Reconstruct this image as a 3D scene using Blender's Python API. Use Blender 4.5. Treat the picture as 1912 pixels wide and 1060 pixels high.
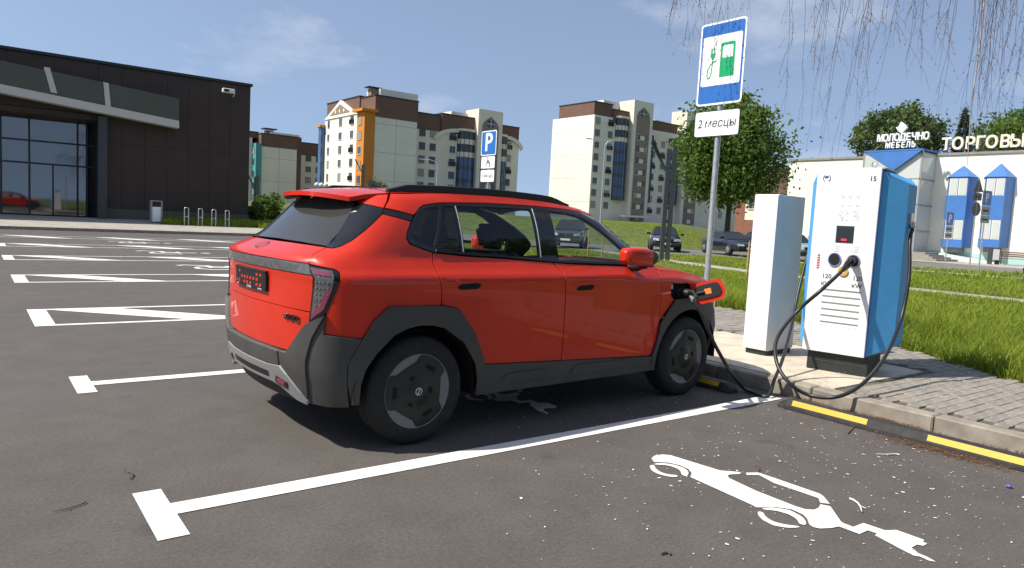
import bpy, bmesh, math, random, bisect
import numpy as np
from mathutils import Vector, Matrix
from mathutils.geometry import delaunay_2d_cdt
random.seed(7)
rng = np.random.default_rng(11)
for o in list(bpy.data.objects): bpy.data.objects.remove(o)
scene = bpy.context.scene
col = scene.collection
R = math.radians

# ------------------------------------------------------------------ camera
IW, IH, FPX = 1912, 1060, 1335.418
YAW, PITCH, ROLL = 0.9184735, 0.0880979, 0.0532455
CAM = np.array([-2.191437, -4.778992, 1.435614])
FW = np.array([math.cos(PITCH)*math.cos(YAW), math.cos(PITCH)*math.sin(YAW), -math.sin(PITCH)])
_r0 = np.array([math.sin(YAW), -math.cos(YAW), 0.0]); _u0 = np.cross(_r0, FW)
RT = math.cos(ROLL)*_r0 + math.sin(ROLL)*_u0
UP = -math.sin(ROLL)*_r0 + math.cos(ROLL)*_u0
cam_data = bpy.data.cameras.new('camera'); cam = bpy.data.objects.new('camera', cam_data); col.objects.link(cam)
cam.matrix_world = Matrix(((RT[0], UP[0], -FW[0], CAM[0]), (RT[1], UP[1], -FW[1], CAM[1]), (RT[2], UP[2], -FW[2], CAM[2]), (0, 0, 0, 1)))
cam_data.sensor_fit = 'HORIZONTAL'; cam_data.sensor_width = 36; cam_data.lens = FPX*36/IW
cam_data.clip_start = .05; cam_data.clip_end = 5000
scene.camera = cam
scene.render.resolution_x = 1024; scene.render.resolution_y = 568

# ------------------------------------------------------------------ sky, sun, exposure
TRAVEL = Vector((.80, -.30, -1.0)).normalized()          # the way sunlight travels
world = bpy.data.worlds.new('World'); scene.world = world; world.use_nodes = True
nt = world.node_tree; nt.nodes.clear()
wo = nt.nodes.new('ShaderNodeOutputWorld'); bg = nt.nodes.new('ShaderNodeBackground')
sky = nt.nodes.new('ShaderNodeTexSky'); sky.sky_type = 'NISHITA'; sky.sun_disc = False
sky.sun_elevation = math.asin(-TRAVEL.z); sky.sun_rotation = math.atan2(-TRAVEL.x, -TRAVEL.y)
sky.altitude = 120; sky.air_density = 1.0; sky.dust_density = .7; sky.ozone_density = 1.5
bg.inputs['Strength'].default_value = .124
# thin fair-weather clouds mixed into the sky
tc = nt.nodes.new('ShaderNodeTexCoord'); mp = nt.nodes.new('ShaderNodeMapping'); mp.inputs['Scale'].default_value = (1.6, 1.6, 4.0)
mp.inputs['Location'].default_value = (.35, .1, .0)
n1 = nt.nodes.new('ShaderNodeTexNoise'); n1.inputs['Scale'].default_value = 2.1; n1.inputs['Detail'].default_value = 7; n1.inputs['Roughness'].default_value = .58
rp = nt.nodes.new('ShaderNodeValToRGB'); rp.color_ramp.elements[0].position = .55; rp.color_ramp.elements[1].position = .80
rp.color_ramp.elements[0].color = (.11, .11, .11, 1); rp.color_ramp.elements[1].color = (.55, .55, .55, 1)
mx = nt.nodes.new('ShaderNodeMix'); mx.data_type = 'RGBA'
# hazy summer air: the sky stays nearly even down to the horizon
sp_ = nt.nodes.new('ShaderNodeSeparateXYZ'); cb_ = nt.nodes.new('ShaderNodeCombineXYZ'); mz = nt.nodes.new('ShaderNodeMath'); mz.operation = 'MULTIPLY_ADD'; mz.inputs[1].default_value = .80; mz.inputs[2].default_value = .20
nt.links.new(tc.outputs['Generated'], sp_.inputs[0]); nt.links.new(sp_.outputs[2], mz.inputs[0]); nt.links.new(sp_.outputs[0], cb_.inputs[0]); nt.links.new(sp_.outputs[1], cb_.inputs[1]); nt.links.new(mz.outputs[0], cb_.inputs[2]); nt.links.new(cb_.outputs[0], sky.inputs['Vector'])
nt.links.new(tc.outputs['Generated'], mp.inputs['Vector']); nt.links.new(mp.outputs[0], n1.inputs['Vector'])
nt.links.new(n1.outputs['Fac'], rp.inputs[0]); nt.links.new(rp.outputs[0], mx.inputs[0])
nt.links.new(sky.outputs[0], mx.inputs[6]); mx.inputs[7].default_value = (6.6, 6.7, 7.0, 1)
nt.links.new(mx.outputs[2], bg.inputs[0]); nt.links.new(bg.outputs[0], wo.inputs[0])
sl = bpy.data.lights.new('sun', 'SUN'); sun = bpy.data.objects.new('sun', sl); col.objects.link(sun)
sl.energy = 5.0; sl.angle = R(.53); sl.color = (1, .94, .83)
sun.rotation_euler = TRAVEL.to_track_quat('-Z', 'Y').to_euler(); sun.location = (-40, 15, 50)
scene.view_settings.view_transform = 'Standard'; scene.view_settings.look = 'None'
scene.view_settings.exposure = .32; scene.view_settings.gamma = 1; scene.view_settings.use_curve_mapping = False

# ------------------------------------------------------------------ survey helpers: sight lines of the photograph met with real planes
def ray(q): return FW*FPX + RT*(q[0]-IW/2) - UP*(q[1]-IH/2)
def gz(q, z=0.0):
    d = ray(q); t = (z-CAM[2])/d[2]; return CAM + t*d
def onX(q, X):
    d = ray(q); t = (X-CAM[0])/d[0]; return CAM + t*d
def onY(q, Y):
    d = ray(q); t = (Y-CAM[1])/d[1]; return CAM + t*d
def atd(q, dep): return CAM + ray(q)/FPX*dep

# ------------------------------------------------------------------ object helpers
def tag(o, label=None, cat=None, group=None, kind=None):
    if label: o['label'] = label
    if cat: o['category'] = cat
    if group: o['group'] = group
    if kind: o['kind'] = kind
    return o
def empty(name, loc=(0, 0, 0), rz=0.0):
    o = bpy.data.objects.new(name, None); o.location = loc; o.rotation_euler = (0, 0, rz); o.empty_display_size = .2
    col.objects.link(o); return o
def link_mesh(name, me, parent=None):
    o = bpy.data.objects.new(name, me); col.objects.link(o)
    if parent is not None: o.parent = parent
    return o
def dup(o, parent=None):
    c = o.copy(); col.objects.link(c); c.parent = parent; return c
def dup_tree(root, loc=None, rz=None):
    r = root.copy(); col.objects.link(r)
    if loc is not None: r.location = loc
    if rz is not None: r.rotation_euler = (0, 0, rz)
    for ch in list(root.children):
        c = dup(ch, r)
        for g in list(ch.children): dup(g, c)
    return r

class MB:
    """collects faces, links them as one mesh object"""
    def __init__(s): s.v = []; s.f = []; s.m = []; s.sm = []
    def add(s, vs, fs, m=0, smooth=False):
        b = len(s.v); s.v += [tuple(map(float, p)) for p in vs]
        for f in fs: s.f.append(tuple(b+i for i in f)); s.m.append(m); s.sm.append(smooth)
        return s
    def box(s, lo, hi, m=0, M=None):
        x0, y0, z0 = lo; x1, y1, z1 = hi
        vs = [(x0, y0, z0), (x1, y0, z0), (x1, y1, z0), (x0, y1, z0), (x0, y0, z1), (x1, y0, z1), (x1, y1, z1), (x0, y1, z1)]
        if M is not None: vs = [tuple(M @ Vector(p)) for p in vs]
        return s.add(vs, [(0, 3, 2, 1), (4, 5, 6, 7), (0, 1, 5, 4), (1, 2, 6, 5), (2, 3, 7, 6), (3, 0, 4, 7)], m)
    def prism(s, poly, a, b, axis='z', m=0):
        n = len(poly)
        def P(p, h):
            return {'z': (p[0], p[1], h), 'y': (p[0], h, p[1]), 'x': (h, p[0], p[1])}[axis]
        ar = sum(poly[i][0]*poly[(i+1) % n][1]-poly[(i+1) % n][0]*poly[i][1] for i in range(n))
        flip = (ar < 0) != (axis == 'y')
        vs = [P(p, a) for p in poly] + [P(p, b) for p in poly]
        if (b < a): flip = not flip
        fs = [tuple(range(n-1, -1, -1)), tuple(range(n, 2*n))] + [(i, (i+1) % n, n+(i+1) % n, n+i) for i in range(n)]
        if flip: fs = [tuple(reversed(f)) for f in fs]
        return s.add(vs, fs, m)
    def tube(s, pts, r, n=8, m=0, cap=True, smooth=True):
        pts = [Vector(p) for p in pts]; k = len(pts)
        rs = r if isinstance(r, (list, tuple)) else [r]*k
        vs = []; t0 = (pts[1]-pts[0]).normalized()
        ref = Vector((0, 0, 1)) if abs(t0.z) < .9 else Vector((1, 0, 0))
        nrm = (ref - t0*ref.dot(t0)).normalized()
        for i in range(k):
            t = (pts[min(i+1, k-1)]-pts[max(i-1, 0)]).normalized()
            nrm = (nrm - t*nrm.dot(t)); nrm = nrm.normalized() if nrm.length > 1e-6 else t.orthogonal().normalized()
            b = t.cross(nrm)
            for j in range(n):
                a = 2*math.pi*j/n; vs.append(pts[i] + (nrm*math.cos(a)+b*math.sin(a))*rs[i])
        fs = [(i*n+j, i*n+(j+1) % n, (i+1)*n+(j+1) % n, (i+1)*n+j) for i in range(k-1) for j in range(n)]
        s.add(vs, fs, m, smooth)
        if cap:
            s.add([vs[j] for j in range(n)], [tuple(range(n-1, -1, -1))], m)
            s.add([vs[(k-1)*n+j] for j in range(n)], [tuple(range(n))], m)
        return s
    def lathe(s, prof, n=32, axis='z', c=(0, 0, 0), m=0, smooth=True):
        vs = []
        for (r, h) in prof:
            for j in range(n):
                a = 2*math.pi*j/n; p = (r*math.cos(a), r*math.sin(a), h)
                p = {'z': p, 'y': (p[0], p[2], -p[1]), 'x': (p[2], p[0], p[1])}[axis]
                vs.append((c[0]+p[0], c[1]+p[1], c[2]+p[2]))
        k = len(prof)
        fs = [(i*n+j, i*n+(j+1) % n, (i+1)*n+(j+1) % n, (i+1)*n+j) for i in range(k-1) for j in range(n)]
        return s.add(vs, fs, m, smooth)
    def grid(s, rows, m=0, smooth=True, flip=False, close=False):
        h = len(rows); w = len(rows[0]); vs = [p for r in rows for p in r]; fs = []
        for i in range(h-1):
            for j in range(w if close else w-1):
                f = (i*w+j, i*w+(j+1) % w, (i+1)*w+(j+1) % w, (i+1)*w+j); fs.append(f[::-1] if flip else f)
        return s.add(vs, fs, m, smooth)
    def mesh(s, name, mats):
        me = bpy.data.meshes.new(name); me.from_pydata(s.v, [], s.f)
        for mt in (mats if isinstance(mats, (list, tuple)) else [mats]): me.materials.append(mt)
        me.polygons.foreach_set('material_index', s.m); me.polygons.foreach_set('use_smooth', s.sm); me.update(); return me
    def build(s, name, mats, parent=None, bevel=0, seg=1, fix=False):
        me = s.mesh(name, mats)
        if bevel or fix:
            bm = bmesh.new(); bm.from_mesh(me)
            bmesh.ops.remove_doubles(bm, verts=bm.verts, dist=1e-5)
            if fix: bmesh.ops.recalc_face_normals(bm, faces=bm.faces)
            if bevel:
                ed = [e for e in bm.edges if len(e.link_faces) == 2 and e.calc_face_angle(0) > .45]
                bmesh.ops.bevel(bm, geom=ed, offset=bevel, segments=seg, affect='EDGES', clamp_overlap=True)
            bm.to_mesh(me); bm.free()
        return link_mesh(name, me, parent)

def text_mesh(body, size, extrude=.002, offset=0.0, sx=1.0, align='CENTER', shear=0.0, space=1.0):
    cu = bpy.data.curves.new('lettering', 'FONT'); cu.body = body; cu.size = size; cu.extrude = extrude; cu.offset = offset
    cu.align_x = align; cu.align_y = 'CENTER'; cu.shear = shear; cu.space_character = space; cu.resolution_u = 3
    ob = bpy.data.objects.new('lettering', cu); col.objects.link(ob)
    dg = bpy.context.evaluated_depsgraph_get(); me = bpy.data.meshes.new_from_object(ob.evaluated_get(dg))
    bpy.data.objects.remove(ob); bpy.data.curves.remove(cu)
    if sx != 1: me.transform(Matrix.Diagonal((sx, 1, 1, 1)))
    return me
def text(name, body, size, M, mat, parent, **k):
    """M places the lettering: its local x runs along the line, y up, z out of the face"""
    me = text_mesh(body, size, **k); me.transform(M); me.materials.clear(); me.materials.append(mat); me.name = name
    return link_mesh(name, me, parent)
def frame(origin, right, up):
    r = Vector(right).normalized(); u = Vector(up).normalized(); n = r.cross(u)
    return Matrix(((r.x, u.x, n.x, origin[0]), (r.y, u.y, n.y, origin[1]), (r.z, u.z, n.z, origin[2]), (0, 0, 0, 1)))

# ------------------------------------------------------------------ materials
def mat(name, base, rough=.6, metal=0.0, coat=0.0, spec=.5, var=0.0, scale=8.0, bump=0.0, bscale=60.0, col2=None, trans=0.0, ior=1.45, emit=None, alpha=1.0, detail=5.0, coords='Object'):
    m = bpy.data.materials.new(name); m.use_nodes = True; t = m.node_tree; b = t.nodes['Principled BSDF']
    b.inputs['Base Color'].default_value = (*base, 1); b.inputs['Roughness'].default_value = rough; b.inputs['Metallic'].default_value = metal
    b.inputs['Coat Weight'].default_value = coat; b.inputs['Coat Roughness'].default_value = .03; b.inputs['Specular IOR Level'].default_value = spec
    b.inputs['Transmission Weight'].default_value = trans; b.inputs['IOR'].default_value = ior; b.inputs['Alpha'].default_value = alpha
    if emit: b.inputs['Emission Color'].default_value = (*emit[0], 1); b.inputs['Emission Strength'].default_value = emit[1]
    tcn = t.nodes.new('ShaderNodeTexCoord')
    if var or col2:
        n = t.nodes.new('ShaderNodeTexNoise'); n.inputs['Scale'].default_value = scale; n.inputs['Detail'].default_value = detail
        t.links.new(tcn.outputs[coords], n.inputs['Vector'])
        r = t.nodes.new('ShaderNodeValToRGB'); r.color_ramp.elements[0].position = .32; r.color_ramp.elements[1].position = .68
        c2 = col2 if col2 else tuple(min(1, c*(1+var)) for c in base); c1 = base if col2 else tuple(c*(1-var) for c in base)
        r.color_ramp.elements[0].color = (*c1, 1); r.color_ramp.elements[1].color = (*c2, 1)
        t.links.new(n.outputs['Fac'], r.inputs[0]); t.links.new(r.outputs[0], b.inputs['Base Color'])
    if bump:
        n2 = t.nodes.new('ShaderNodeTexNoise'); n2.inputs['Scale'].default_value = bscale; n2.inputs['Detail'].default_value = 4
        t.links.new(tcn.outputs[coords], n2.inputs['Vector']); bp = t.nodes.new('ShaderNodeBump'); bp.inputs['Strength'].default_value = bump; bp.inputs['Distance'].default_value = .01
        t.links.new(n2.outputs['Fac'], bp.inputs['Height']); t.links.new(bp.outputs[0], b.inputs['Normal'])
    return m
def glass(name, tint=(.8, .85, .85), opacity=.5, rough=.03, dark=(.01, .012, .014), ior=1.5):
    """thin pane: a mirror-like coat over a body that lets part of the light through"""
    m = bpy.data.materials.new(name); m.use_nodes = True; t = m.node_tree; t.nodes.clear()
    out = t.nodes.new('ShaderNodeOutputMaterial'); tr = t.nodes.new('ShaderNodeBsdfTransparent'); tr.inputs[0].default_value = (*tint, 1)
    df = t.nodes.new('ShaderNodeBsdfDiffuse'); df.inputs[0].default_value = (*dark, 1)
    gl = t.nodes.new('ShaderNodeBsdfGlossy'); gl.inputs['Roughness'].default_value = rough; gl.inputs[0].default_value = (.95, .97, 1, 1)
    fr = t.nodes.new('ShaderNodeFresnel'); ge = t.nodes.new('ShaderNodeNewGeometry'); mi = t.nodes.new('ShaderNodeMix'); mi.inputs[2].default_value = ior; mi.inputs[3].default_value = 1/ior
    t.links.new(ge.outputs['Backfacing'], mi.inputs[0]); t.links.new(mi.outputs[0], fr.inputs[0])      # a thin pane mirrors alike from both sides
    m1 = t.nodes.new('ShaderNodeMixShader'); m1.inputs[0].default_value = opacity; m2 = t.nodes.new('ShaderNodeMixShader')
    t.links.new(tr.outputs[0], m1.inputs[1]); t.links.new(df.outputs[0], m1.inputs[2])
    t.links.new(fr.outputs[0], m2.inputs[0]); t.links.new(m1.outputs[0], m2.inputs[1]); t.links.new(gl.outputs[0], m2.inputs[2])
    t.links.new(m2.outputs[0], out.inputs[0]); return m

K = {}
K['red'] = mat('red_car_paint', (.60, .026, .006), .36, coat=.6, spec=.3, var=.06, scale=3)
K['black_gloss'] = mat('black_gloss_trim', (.008, .008, .009), .12, coat=.6)
K['cladding'] = mat('dark_grey_cladding', (.062, .061, .058), .62, var=.12, scale=6, bump=.12, bscale=420)
K['bumper_silver'] = mat('silver_skid_plate', (.30, .30, .30), .45, metal=.35)
K['black'] = mat('black_plastic', (.012, .012, .012), .5)
K['matt_black'] = mat('shadow_black', (.006, .006, .006), .9)
K['rubber'] = mat('tyre_rubber', (.018, .018, .018), .82, var=.25, scale=20, bump=.2, bscale=200)
K['tint'] = glass('tinted_window', (.80, .84, .82), .04)
K['tint2'] = glass('dark_privacy_window', (.10, .11, .11), .72, dark=(.012, .012, .014))
K['screen_glass'] = glass('windscreen_glass', (.80, .84, .82), .04, ior=1.2)
K['rear_glass'] = glass('dusty_rear_window', (.12, .13, .13), .8, rough=.12, dark=(.055, .053, .05))
K['clear'] = glass('clear_pane', (.75, .8, .8), .12)
K['lamp_grey'] = mat('smoked_lamp_lens', (.10, .10, .105), .25, coat=.8, var=.25, scale=30)
K['lamp_red'] = mat('red_lamp_lens', (.30, .02, .06), .2, coat=.8)
K['lamp_pink'] = mat('pink_lamp_lens', (.22, .04, .08), .25, coat=.8)
K['led'] = mat('pale_lamp_segment', (.15, .155, .16), .3, coat=.5)
K['silver'] = mat('bright_metal', (.55, .56, .57), .3, metal=.8)
K['galv'] = mat('galvanised_steel', (.45, .47, .49), .42, metal=.6, var=.15, scale=14)
K['seat'] = mat('seat_fabric', (.02, .02, .022), .85)
K['seat_light'] = mat('pale_dash_trim', (.16, .18, .19), .6)
K['orange'] = mat('orange_sticker', (.9, .23, .03), .5)
K['white'] = mat('white_powder_coat', (.80, .80, .79), .42, var=.03, scale=4, coat=.1)
K['off_white'] = mat('warm_white_powder_coat', (.70, .68, .64), .5, var=.04, scale=3)
K['blue'] = mat('sky_blue_powder_coat', (.085, .34, .66), .6, var=.04, scale=5, spec=.25)
K['sign_blue'] = mat('blue_sign_film', (.030, .145, .46), .38, spec=.4)
K['sign_white'] = mat('white_sign_film', (.82, .82, .82), .4)
K['sign_green'] = mat('green_sign_film', (.01, .36, .13), .4)
K['sign_grey'] = mat('grey_sign_back', (.30, .31, .32), .5, metal=.3)
K['print'] = mat('dark_print', (.025, .025, .035), .6)
K['print_blue'] = mat('navy_print', (.03, .05, .22), .6)
K['print_pale'] = mat('pale_grey_print', (.60, .60, .62), .6)
K['print_red'] = mat('red_print', (.45, .05, .08), .6)
K['paint'] = mat('white_road_paint', (.74, .73, .69), .75, var=.05, scale=3)
K['yellow'] = mat('yellow_reflective', (.62, .37, .03), .5)
K['wheelstop'] = mat('black_rubber_stop', (.028, .028, .028), .7, var=.3, scale=20)
K['cable'] = mat('black_cable', (.02, .02, .021), .38)
K['anthracite'] = mat('anthracite_metal', (.045, .052, .055), .45)
K['screen'] = mat('display_glass', (.02, .024, .025), .08)
K['screen_red'] = mat('red_display_text', (.5, .01, .05), .4, emit=((1, .05, .15), .8))
K['plinth'] = mat('charger_plinth', (.022, .028, .028), .5, var=.2, scale=12)
K['purple'] = mat('purple_plastic', (.16, .08, .42), .4)
# ================================================================== GROUND AND SETTING
def asphalt_mat(name, base=(.100, .088, .080), dark=.62):
    m = bpy.data.materials.new(name); m.use_nodes = True; t = m.node_tree; b = t.nodes['Principled BSDF']
    tcn = t.nodes.new('ShaderNodeTexCoord')
    def noise(sc, det, ro=.5):
        n = t.nodes.new('ShaderNodeTexNoise'); n.inputs['Scale'].default_value = sc; n.inputs['Detail'].default_value = det; n.inputs['Roughness'].default_value = ro
        t.links.new(tcn.outputs['Object'], n.inputs['Vector']); return n
    big, mid, fine, grit = noise(.35, 4), noise(3.1, 6, .6), noise(170, 3, .7), noise(48, 4, .8)
    def ramp(n, p0, c0, p1, c1):
        r = t.nodes.new('ShaderNodeValToRGB'); r.color_ramp.elements[0].position = p0; r.color_ramp.elements[1].position = p1
        r.color_ramp.elements[0].color = (*c0, 1); r.color_ramp.elements[1].color = (*c1, 1); t.links.new(n.outputs['Fac'], r.inputs[0]); return r
    r1 = ramp(big, .3, tuple(c*.90 for c in base), .7, tuple(c*1.08 for c in base))
    r2 = ramp(mid, .30, (.86,)*3, .62, (1.05,)*3); r3 = ramp(fine, .30, (.70,)*3, .72, (1.3,)*3); r5 = ramp(grit, .34, (.74,)*3, .68, (1.2,)*3)
    def mul(a, c):
        x = t.nodes.new('ShaderNodeMix'); x.data_type = 'RGBA'; x.blend_type = 'MULTIPLY'; x.inputs[0].default_value = 1
        t.links.new(a, x.inputs[6]); t.links.new(c, x.inputs[7]); return x.outputs[2]
    # darker oil spots
    vo = t.nodes.new('ShaderNodeTexNoise'); vo.inputs['Scale'].default_value = 1.7; vo.inputs['Detail'].default_value = 3; t.links.new(tcn.outputs['Object'], vo.inputs['Vector'])
    r4 = ramp(vo, .66, (1, 1, 1), .74, (.72,)*3)
    t.links.new(mul(mul(mul(mul(r1.outputs[0], r2.outputs[0]), r3.outputs[0]), r4.outputs[0]), r5.outputs[0]), b.inputs['Base Color'])
    b.inputs['Roughness'].default_value = .85
    bp = t.nodes.new('ShaderNodeBump'); bp.inputs['Strength'].default_value = .35; bp.inputs['Distance'].default_value = .006
    t.links.new(fine.outputs['Fac'], bp.inputs['Height']); t.links.new(bp.outputs[0], b.inputs['Normal']); return m
K['asphalt'] = asphalt_mat('car_park_asphalt')
K['road'] = asphalt_mat('street_asphalt', (.17, .16, .15))
K['concrete'] = mat('pale_concrete', (.48, .41, .32), .85, col2=(.64, .56, .45), scale=5, bump=.3, bscale=70, detail=9)
K['kerb'] = mat('kerb_concrete', (.20, .175, .145), .85, col2=(.32, .285, .24), scale=7, bump=.3, bscale=90, detail=9)
K['paver'] = mat('grey_paver', (.20, .185, .165), .88, col2=(.30, .275, .24), scale=9, bump=.35, bscale=110, detail=8)
K['paver2'] = mat('warm_grey_paver', (.24, .215, .185), .88, col2=(.33, .295, .25), scale=9, bump=.35, bscale=110, detail=8)
K['joint'] = mat('sandy_joint', (.12, .10, .075), .95, var=.3, scale=20)
K['path'] = mat('pale_footpath', (.36, .33, .285), .9, var=.14, scale=2.5, bump=.2, bscale=40)
K['turf'] = mat('turf_soil', (.06, .085, .016), .95, col2=(.12, .15, .03), scale=.9, bump=.6, bscale=18, detail=9)
K['needle'] = mat('brown_litter', (.17, .075, .032), .9, var=.4, scale=40)
K['petal'] = mat('white_petal', (.72, .70, .66), .8)
K['twig'] = mat('dry_twig', (.13, .085, .055), .85, var=.3, scale=30)

def worn_paint(m):
    t = m.node_tree; b = t.nodes['Principled BSDF']; src = b.inputs['Base Color'].links[0].from_socket; tcn = t.nodes.new('ShaderNodeTexCoord')
    n = t.nodes.new('ShaderNodeTexNoise'); n.inputs['Scale'].default_value = 9; n.inputs['Detail'].default_value = 10; n.inputs['Roughness'].default_value = .72; t.links.new(tcn.outputs['Object'], n.inputs['Vector'])
    r = t.nodes.new('ShaderNodeValToRGB'); r.color_ramp.elements[0].position = .60; r.color_ramp.elements[1].position = .74; r.color_ramp.elements[0].color = (0, 0, 0, 1); r.color_ramp.elements[1].color = (.75, .75, .75, 1)
    x = t.nodes.new('ShaderNodeMix'); x.data_type = 'RGBA'; x.inputs[7].default_value = (.16, .145, .13, 1)
    t.links.new(n.outputs['Fac'], r.inputs[0]); t.links.new(r.outputs[0], x.inputs[0]); t.links.new(src, x.inputs[6]); t.links.new(x.outputs[2], b.inputs['Base Color'])
worn_paint(K['paint'])
def sst(t): t = max(0.0, min(1.0, t)); return t*t*(3-2*t)
def terrain(x, y):
    z = .09
    if (x < 3.93 or (x < 9.4 and y > 10.5)) and y < 31.5: return -.08
    dep = (x+2.2)*.607 + (y+4.8)*.795
    lat = (y+4.8) - .70*(x+2.2)          # positive to the left of the shop's end wall
    z += sst(lat/14) * (1.6*sst((dep-50)/26) + .8*sst((dep-74)/70)) * sst((x-5)/20)
    if y > 31: z = max(z, .04+.045*min(8, y-31)*(1 if x < 24 else sst((40-x)/16)))
    # street bed is kept flat
    return z
xs = sorted(set([round(v, 2) for v in np.concatenate([np.arange(-300, -40, 30), np.arange(-40, 100, 2.0), np.arange(100, 200, 8), np.arange(200, 900, 60)])] + [3.9, 3.95]))
ys = sorted(set([round(v, 2) for v in np.concatenate([np.arange(-300, -40, 30), np.arange(-40, 120, 2.0), np.arange(120, 240, 8), np.arange(240, 900, 60)])] + [31.4, 31.55]))
mb = MB(); mb.grid([[(x, y, terrain(x, y)) for x in xs] for y in ys])
tag(mb.build('ground', K['turf']), kind='structure')

lot = MB(); lot.box((-60, -60, -.06), (3.66, 31.0, 0)); lot.box((3.66, 11.2, -.06), (9.3, 31.0, 0)); lot = tag(lot.build('parking_lot', K['asphalt']), kind='structure')

def flat(name, polys, z, m, parent=None, thick=0):
    b = MB()
    for p in polys:
        if thick: b.prism(p, z-thick, z)
        else:
            a = sum(p[i][0]*p[(i+1) % len(p)][1]-p[(i+1) % len(p)][0]*p[i][1] for i in range(len(p)))
            b.add([(q[0], q[1], z) for q in p], [tuple(range(len(p))) if a > 0 else tuple(range(len(p)-1, -1, -1))])
    return b.build(name, m, parent)

# ---- painted bay lines (parts of the car park surface)
ZP = .004
YA, YB = (-1.331, -1.191), (1.45, 1.587)
def rect(x0, x1, y0, y1): return [(x0, y0), (x1, y0), (x1, y1), (x0, y1)]
flat('bay_line', [rect(-1.436, 3.5, *YA)], ZP, K['paint'], lot)
flat('bay_line_cap', [rect(-1.565, -1.436, -1.58, -.98)], ZP, K['paint'], lot)
flat('bay_line', [rect(-1.436, 3.5, *YB)], ZP, K['paint'], lot)
flat('bay_line_cap', [rect(-1.565, -1.436, 1.22, 1.82)], ZP, K['paint'], lot)
for k, y0 in enumerate((4.55, 9.32, 14.3, 19.3, 24.4)):
    y1 = y0+1.42; x0 = -1.62+.02*k; x1 = 3.5 if k < 2 else 8.2
    flat('zone_outline', [rect(x0, x0+.2, y0, y1), rect(x0+.2, x1, y0, y0+.1), rect(x0+.2, x1, y1-.1, y1)], ZP, K['paint'], lot)
    for s in ((.25, 3.05) if k < 2 else (.25, 3.05, 5.85)):
        a, b_, c_, d_ = x0+s, x0+s+.75, x0+s+2.05, x0+s+1.35
        e = x1
        pl = [(a, y1-.1), (b_, y1-.1), (c_, y0+.1), (d_, y0+.1)]
        pl = [(min(e, q[0]), q[1]) for q in pl]
        flat('zone_stripe', [pl], ZP, K['paint'], lot)

def densify_(pl, step):
    out = []
    for i in range(len(pl)):
        a = pl[i]; c = pl[(i+1) % len(pl)]; k = max(1, int(math.hypot(c[0]-a[0], c[1]-a[1])/step)); out += [(a[0]+(c[0]-a[0])*j/k, a[1]+(c[1]-a[1])*j/k) for j in range(k)]
    return out
def stroke(pts, w):
    """flat ribbon polygons along a polyline"""
    out = []
    for a, b_ in zip(pts, pts[1:]):
        d = Vector((b_[0]-a[0], b_[1]-a[1])).normalized(); n = Vector((-d.y, d.x))*w/2; e = d*w*.25
        out.append([(a[0]-e.x+n.x, a[1]-e.y+n.y), (a[0]-e.x-n.x, a[1]-e.y-n.y), (b_[0]+e.x-n.x, b_[1]+e.y-n.y), (b_[0]+e.x+n.x, b_[1]+e.y+n.y)])
    return out
def ring(cx, cy, r0, r1, a0, a1, n=22, sy=1.0):
    out = []
    for i in range(n):
        t0 = R(a0+(a1-a0)*i/n); t1 = R(a0+(a1-a0)*(i+1)/n)
        out.append([(cx+r0*math.cos(t0), cy+sy*r0*math.sin(t0)), (cx+r1*math.cos(t0), cy+sy*r1*math.sin(t0)), (cx+r1*math.cos(t1), cy+sy*r1*math.sin(t1)), (cx+r0*math.cos(t1), cy+sy*r0*math.sin(t1))])
    return out
# wheelchair symbols, heads towards the pavement
for y in (12.35, 17.4, 22.5):
    x = 1.95
    P = ring(x+.35, y-.12, .36, .47, 35, 325) + stroke([(x+.25, y+.05), (x+1.15, y+.05)], .13) + stroke([(x+.3, y+.05), (x+.32, y+.5), (x-.15, y+.72), (x-.3, y+.62)], .12) \
        + stroke([(x+.72, y+.05), (x+.72, y+.42)], .1) + ring(x+1.42, y+.05, 0, .14, 0, 360, 12)
    b = MB()
    for i, p in enumerate(P): b.add([(q[0], q[1], ZP+.0008*(i % 5)) for q in p], [(0, 1, 2, 3)])
    o = b.build('wheelchair_symbol', K['paint'], lot)
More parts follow.
